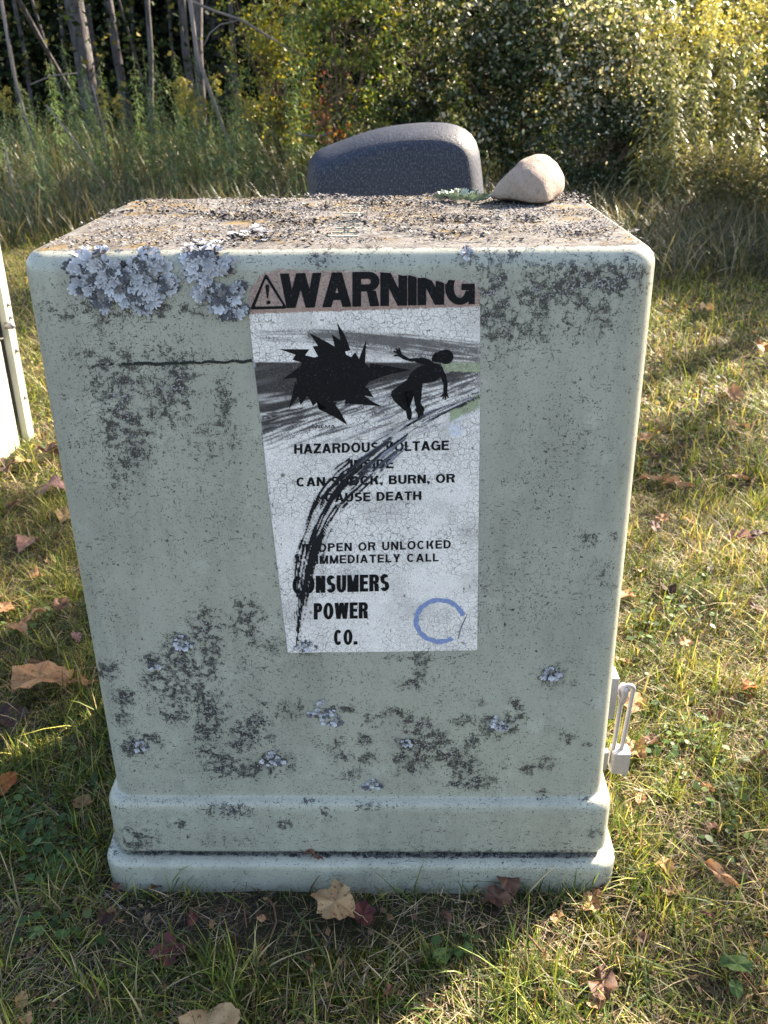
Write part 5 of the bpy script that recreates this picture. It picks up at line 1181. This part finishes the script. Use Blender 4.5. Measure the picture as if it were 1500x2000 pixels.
# red-leaved sapling
e = shrub('sapling', 'thin sapling with orange-red autumn leaves left of the boulder', at(660, 7.4), 7.3, .12, .1, 1.2, 330, [(.22, .065, .03), (.26, .12, .04), (.12, .12, .03)], [.35, .25, .4], (.035, .06), .6, seed=12, nst=3, dens=.2)
e['category'] = 'sapling'

def tree(px0, py0, px1, py1, wpx, Y, label, lean=0.0, mat=None, h=8.0, crown=None, name='tree', kink=None):
    """trunk through two photo points at distance Y (+lean = depth change to the second point)"""
    a = on_y(px0, py0, Y); b = on_y(px1, py1, Y+lean); d = (a-b)
    d = d/d.z if abs(d.z) > 1e-4 else Vector((0, 0, 1)); base = b-d*b.z; r = wpx*mpp(a)*.5
    rr = random.Random(int(px0*3+px1)); e = empty(name, (base.x, base.y, 0)); tag(e, label, 'tree')
    P = [d*z+Vector((rr.gauss(0, r*.35), rr.gauss(0, r*.3), 0)) for z in np.linspace(-.1, h, 12)]
    R = [r*(1.25 if k == 0 else 1-.045*k)*rr.uniform(.93, 1.07) for k in range(12)]
    tubes('trunk', [(P, R)], mat or BARK, e, 12)
    br = []
    for k in range(9):
        z = rr.uniform(.62, 1)*h; s = d*z; g = Vector((rr.gauss(0, 1), rr.gauss(0, 1), rr.uniform(.1, .8))).normalized()*rr.uniform(.5, 1.6)
        br.append(([s, s+g*.5+Vector((0, 0, .1)), s+g], [r*.25, r*.16, r*.05]))
    if h > 5: tubes('branch', br, mat or BARK, e, 5)
    if crown:
        n, cr = crown; c = np.array([tuple(q[0][2]) for q in br])[RS.randint(0, 9, n)]+RS.normal(0, cr, (n, 3))
        V, F, C = quads(c, RS.uniform(.10, .2, n), .6, pick(n, [(.05, .08, .02), (.12, .14, .03), (.25, .2, .04)], [.5, .35, .15])); o = mesh_np('crown', V, F, BUSH, e, col=C, smooth=False); o['kind'] = 'stuff'
    return e
CR = (3600, .8)
TR = [(142,0,170,165,42,11.5,'thickest grey tree trunk, at the upper left',0,CR),(214,0,236,165,20,12.5,'straight mid-sized trunk right of the thickest trunk',0,CR),(37,0,87,90,11,9.5,'slim leaning trunk left of the thickest trunk',.6,None),
 (288,0,297,160,11,11,'slim pale trunk between the mid-sized trunk and the pair of grey trunks',0,CR),(357,0,372,180,17,12.5,'left grey trunk of the pair crossed by the leaning pole',0,CR),(388,0,390,290,21,11,'right grey trunk of the pair crossed by the leaning pole',0,CR),
 (447,0,459,150,11,13,'thin trunk right of the wide dark trunk',0,CR),(165,0,186,120,10,13.5,'thin trunk just behind the thickest trunk',0,None),(27,0,46,110,9,13,'thin trunk near the upper left corner',0,CR),(425,0,432,150,38,17,'wide dark trunk deep in the wood',0,CR),
 (232,0,272,145,6,12,'very thin slanting trunk right of the mid-sized trunk',.5,None),(63,0,90,90,6,12,'very thin trunk left of the thickest trunk',0,None),(577,0,586,120,16,14,'grey trunk half hidden by yellow leaves',0,CR),(1236,0,1240,60,22,13,'trunk glimpsed above the silvery shrub',0,CR),(1440,0,1446,60,26,12.5,'trunk glimpsed behind the bright goldenrod',0,CR),
 (5,20,25,136,7,9.5,'slim grey trunk at the left edge',.2,None),(330,0,338,120,7,15,'far thin trunk left of the grey pair',0,None),(255,0,262,120,8,16,'far thin trunk between the mid-sized and slim pale trunks',0,None),(500,0,505,120,9,16,'far thin trunk right of the thin trunk',0,None),(110,0,125,100,12,16,'far trunk just left of the thickest trunk',0,CR)]
for a in TR: tree(*a[:6], a[6], lean=a[7], crown=a[8])
def added_shade_tree(x, y, h, r, blobs, label):  # added unseen tree; crown clusters sit up-sun to cast dapples on the lawn
    e = empty('tree', (x, y, 0)); tag(e, label, 'tree'); rr = random.Random(5)
    P = [Vector((rr.gauss(0, .03), rr.gauss(0, .03), z)) for z in np.linspace(-.1, h, 9)]; tubes('trunk', [(P, [r*(1.2-.09*k) for k in range(9)])], BARK, e, 10)
    br = []; C = []
    for bx, by, bz, br_, n in blobs:
        c = Vector((bx-x, by-y, bz)); s = Vector((0, 0, bz*.72)); br.append(([s, s.lerp(c, .5)+Vector((0, 0, .15)), c], [r*.4, r*.25, .02]))
        for _ in range(6):
            d = Vector((rr.gauss(0, 1), rr.gauss(0, 1), rr.gauss(0, .6))).normalized()*br_; br.append(([c, c+d*.5, c+d], [.02, .012, .005]))
        C.append(np.array(c)[None]+RS.normal(0, .5, (n, 3))*br_)
    tubes('branch', br, BARK, e, 5); C = np.concatenate(C); n = len(C)
    V, F, K = quads(C, RS.uniform(.06, .12, n), .75, pick(n, [(.05, .08, .02), (.12, .14, .03), (.25, .2, .04)], [.5, .35, .15])); o = mesh_np('crown', V, F, BUSH, e, col=K, smooth=False); o['kind'] = 'stuff'
def up_sun(gx, gy, z): t = z/math.tan(SUN_EL); return gx+math.sin(SUN_AZ)*t, gy+math.cos(SUN_AZ)*t, z
added_shade_tree(7.4, 7.6, 6.5, .11, [(*up_sun(1.75, 4.45, 5.0), .50, 1100), (*up_sun(2.75, 4.5, 5.2), .50, 1100), (*up_sun(2.2, 5.3, 5.0), .5, 900), (*up_sun(-1.0, 1.05, 5.6), .40, 480), (*up_sun(-2.4, 3.3, 5.2), .6, 700), (*up_sun(.80, 1.45, 5.8), .32, 260), (*up_sun(.78, -.22, 5.2), .36, 420), (*up_sun(1.6, .4, 5.6), .4, 300), (*up_sun(-2.2, 3.6, 5.0), .7, 800)], 'added unseen slender tree beyond the right edge whose canopy dapples the lawn')
# dead leaning poles and fallen branch
for pts, rp, Y, lb in (([(364,-60),(384,103),(413,186),(440,260),(470,335)], 4.5, 8.2, 'dead pole leaning to the left across the grey pair of trunks'), ([(2,0),(25,136),(50,230),(90,365)], 3.0, 7.4, 'pale dead stalk leaning at the far left'),
                      ([(330,-40),(368,0),(420,22),(471,38),(530,75),(592,111)], 3.2, 8.6, 'bare broken branch slanting down from the upper middle'), ([(398,90),(410,65),(430,48),(472,38)], 1.6, 8.6, 'thin curved twig hanging under the slanting branch'), ([(60,165),(100,148),(150,143)], 1.5, 8.0, 'thin bare twig crossing the leaning trunk'),
                      ([(180,165),(200,240),(215,330)], 1.6, 7.2, 'dry bent stalk among the feathery goldenrod'), ([(90,205),(150,280),(205,365)], 1.6, 6.8, 'long straw stalk slanting in the weed bank'), ([(10,290),(18,330),(32,410)], 2.0, 6.4, 'dry forked stalk at the left edge of the lawn'), ([(580,262),(620,268),(650,258)], 2.4, 7.6, 'low crooked branch left of the boulder')):
    P = [on_y(a, b, Y) for a, b in pts]; r = rp*mpp(P[1]); tag(tubes('dead_branch', [(P, [r*(1-.08*k) for k in range(len(P))])], deadw, None, 7), lb, 'branch')
# far wood: dark mass that closes the view
def far_wood():
    for nm, N, xr, yr, zr, sz, pal, pr, lb in (('a', 52000, (-16, 14), (15, 22), (0, 5.5), (.12, .3), [(.008, .012, .006), (.015, .022, .009), (.04, .04, .015)], [.6, .33, .07], 'dark mass of wood behind the tree trunks'),
        ('b', 26000, (-9, 9), (10.8, 15), (0, 2.3), (.05, .12), [(.012, .02, .008), (.03, .045, .014), (.14, .12, .03)], [.55, .33, .12], 'dim undergrowth on the floor of the wood'), ('c', 30000, (-20, 22), (22, 30), (0, 12), (.5, 1.0), [(.008, .012, .006), (.014, .02, .008)], [.6, .4], 'far tree mass closing the view')):
        x = RS.uniform(*xr, N); y = RS.uniform(*yr, N); z = zr[0]+(zr[1]-zr[0])*RS.rand(N)
        k = fbm(x*1.3+z*.7, y*1.3+z*.9, 3, 200) > (.42 if nm != 'c' else .2)
        c = np.stack([x, y, z], -1)[k]; n = len(c)
        V, F, C = quads(c, RS.uniform(*sz, n), .7, pick(n, pal, pr)); tag(mesh_np('distant_wood' if nm != 'b' else 'undergrowth', V, F, WOOD, None, col=C, smooth=False), lb, 'wood' if nm != 'b' else 'undergrowth', kind='stuff')
far_wood()
tris = sum(sum(len(p.vertices)-2 for p in o.data.polygons) if len(o.data.polygons) < 3000 else len(o.data.polygons)*2 for o in S.objects if o.type == 'MESH')
print('TRIS about', tris, 'objects', len(S.objects))
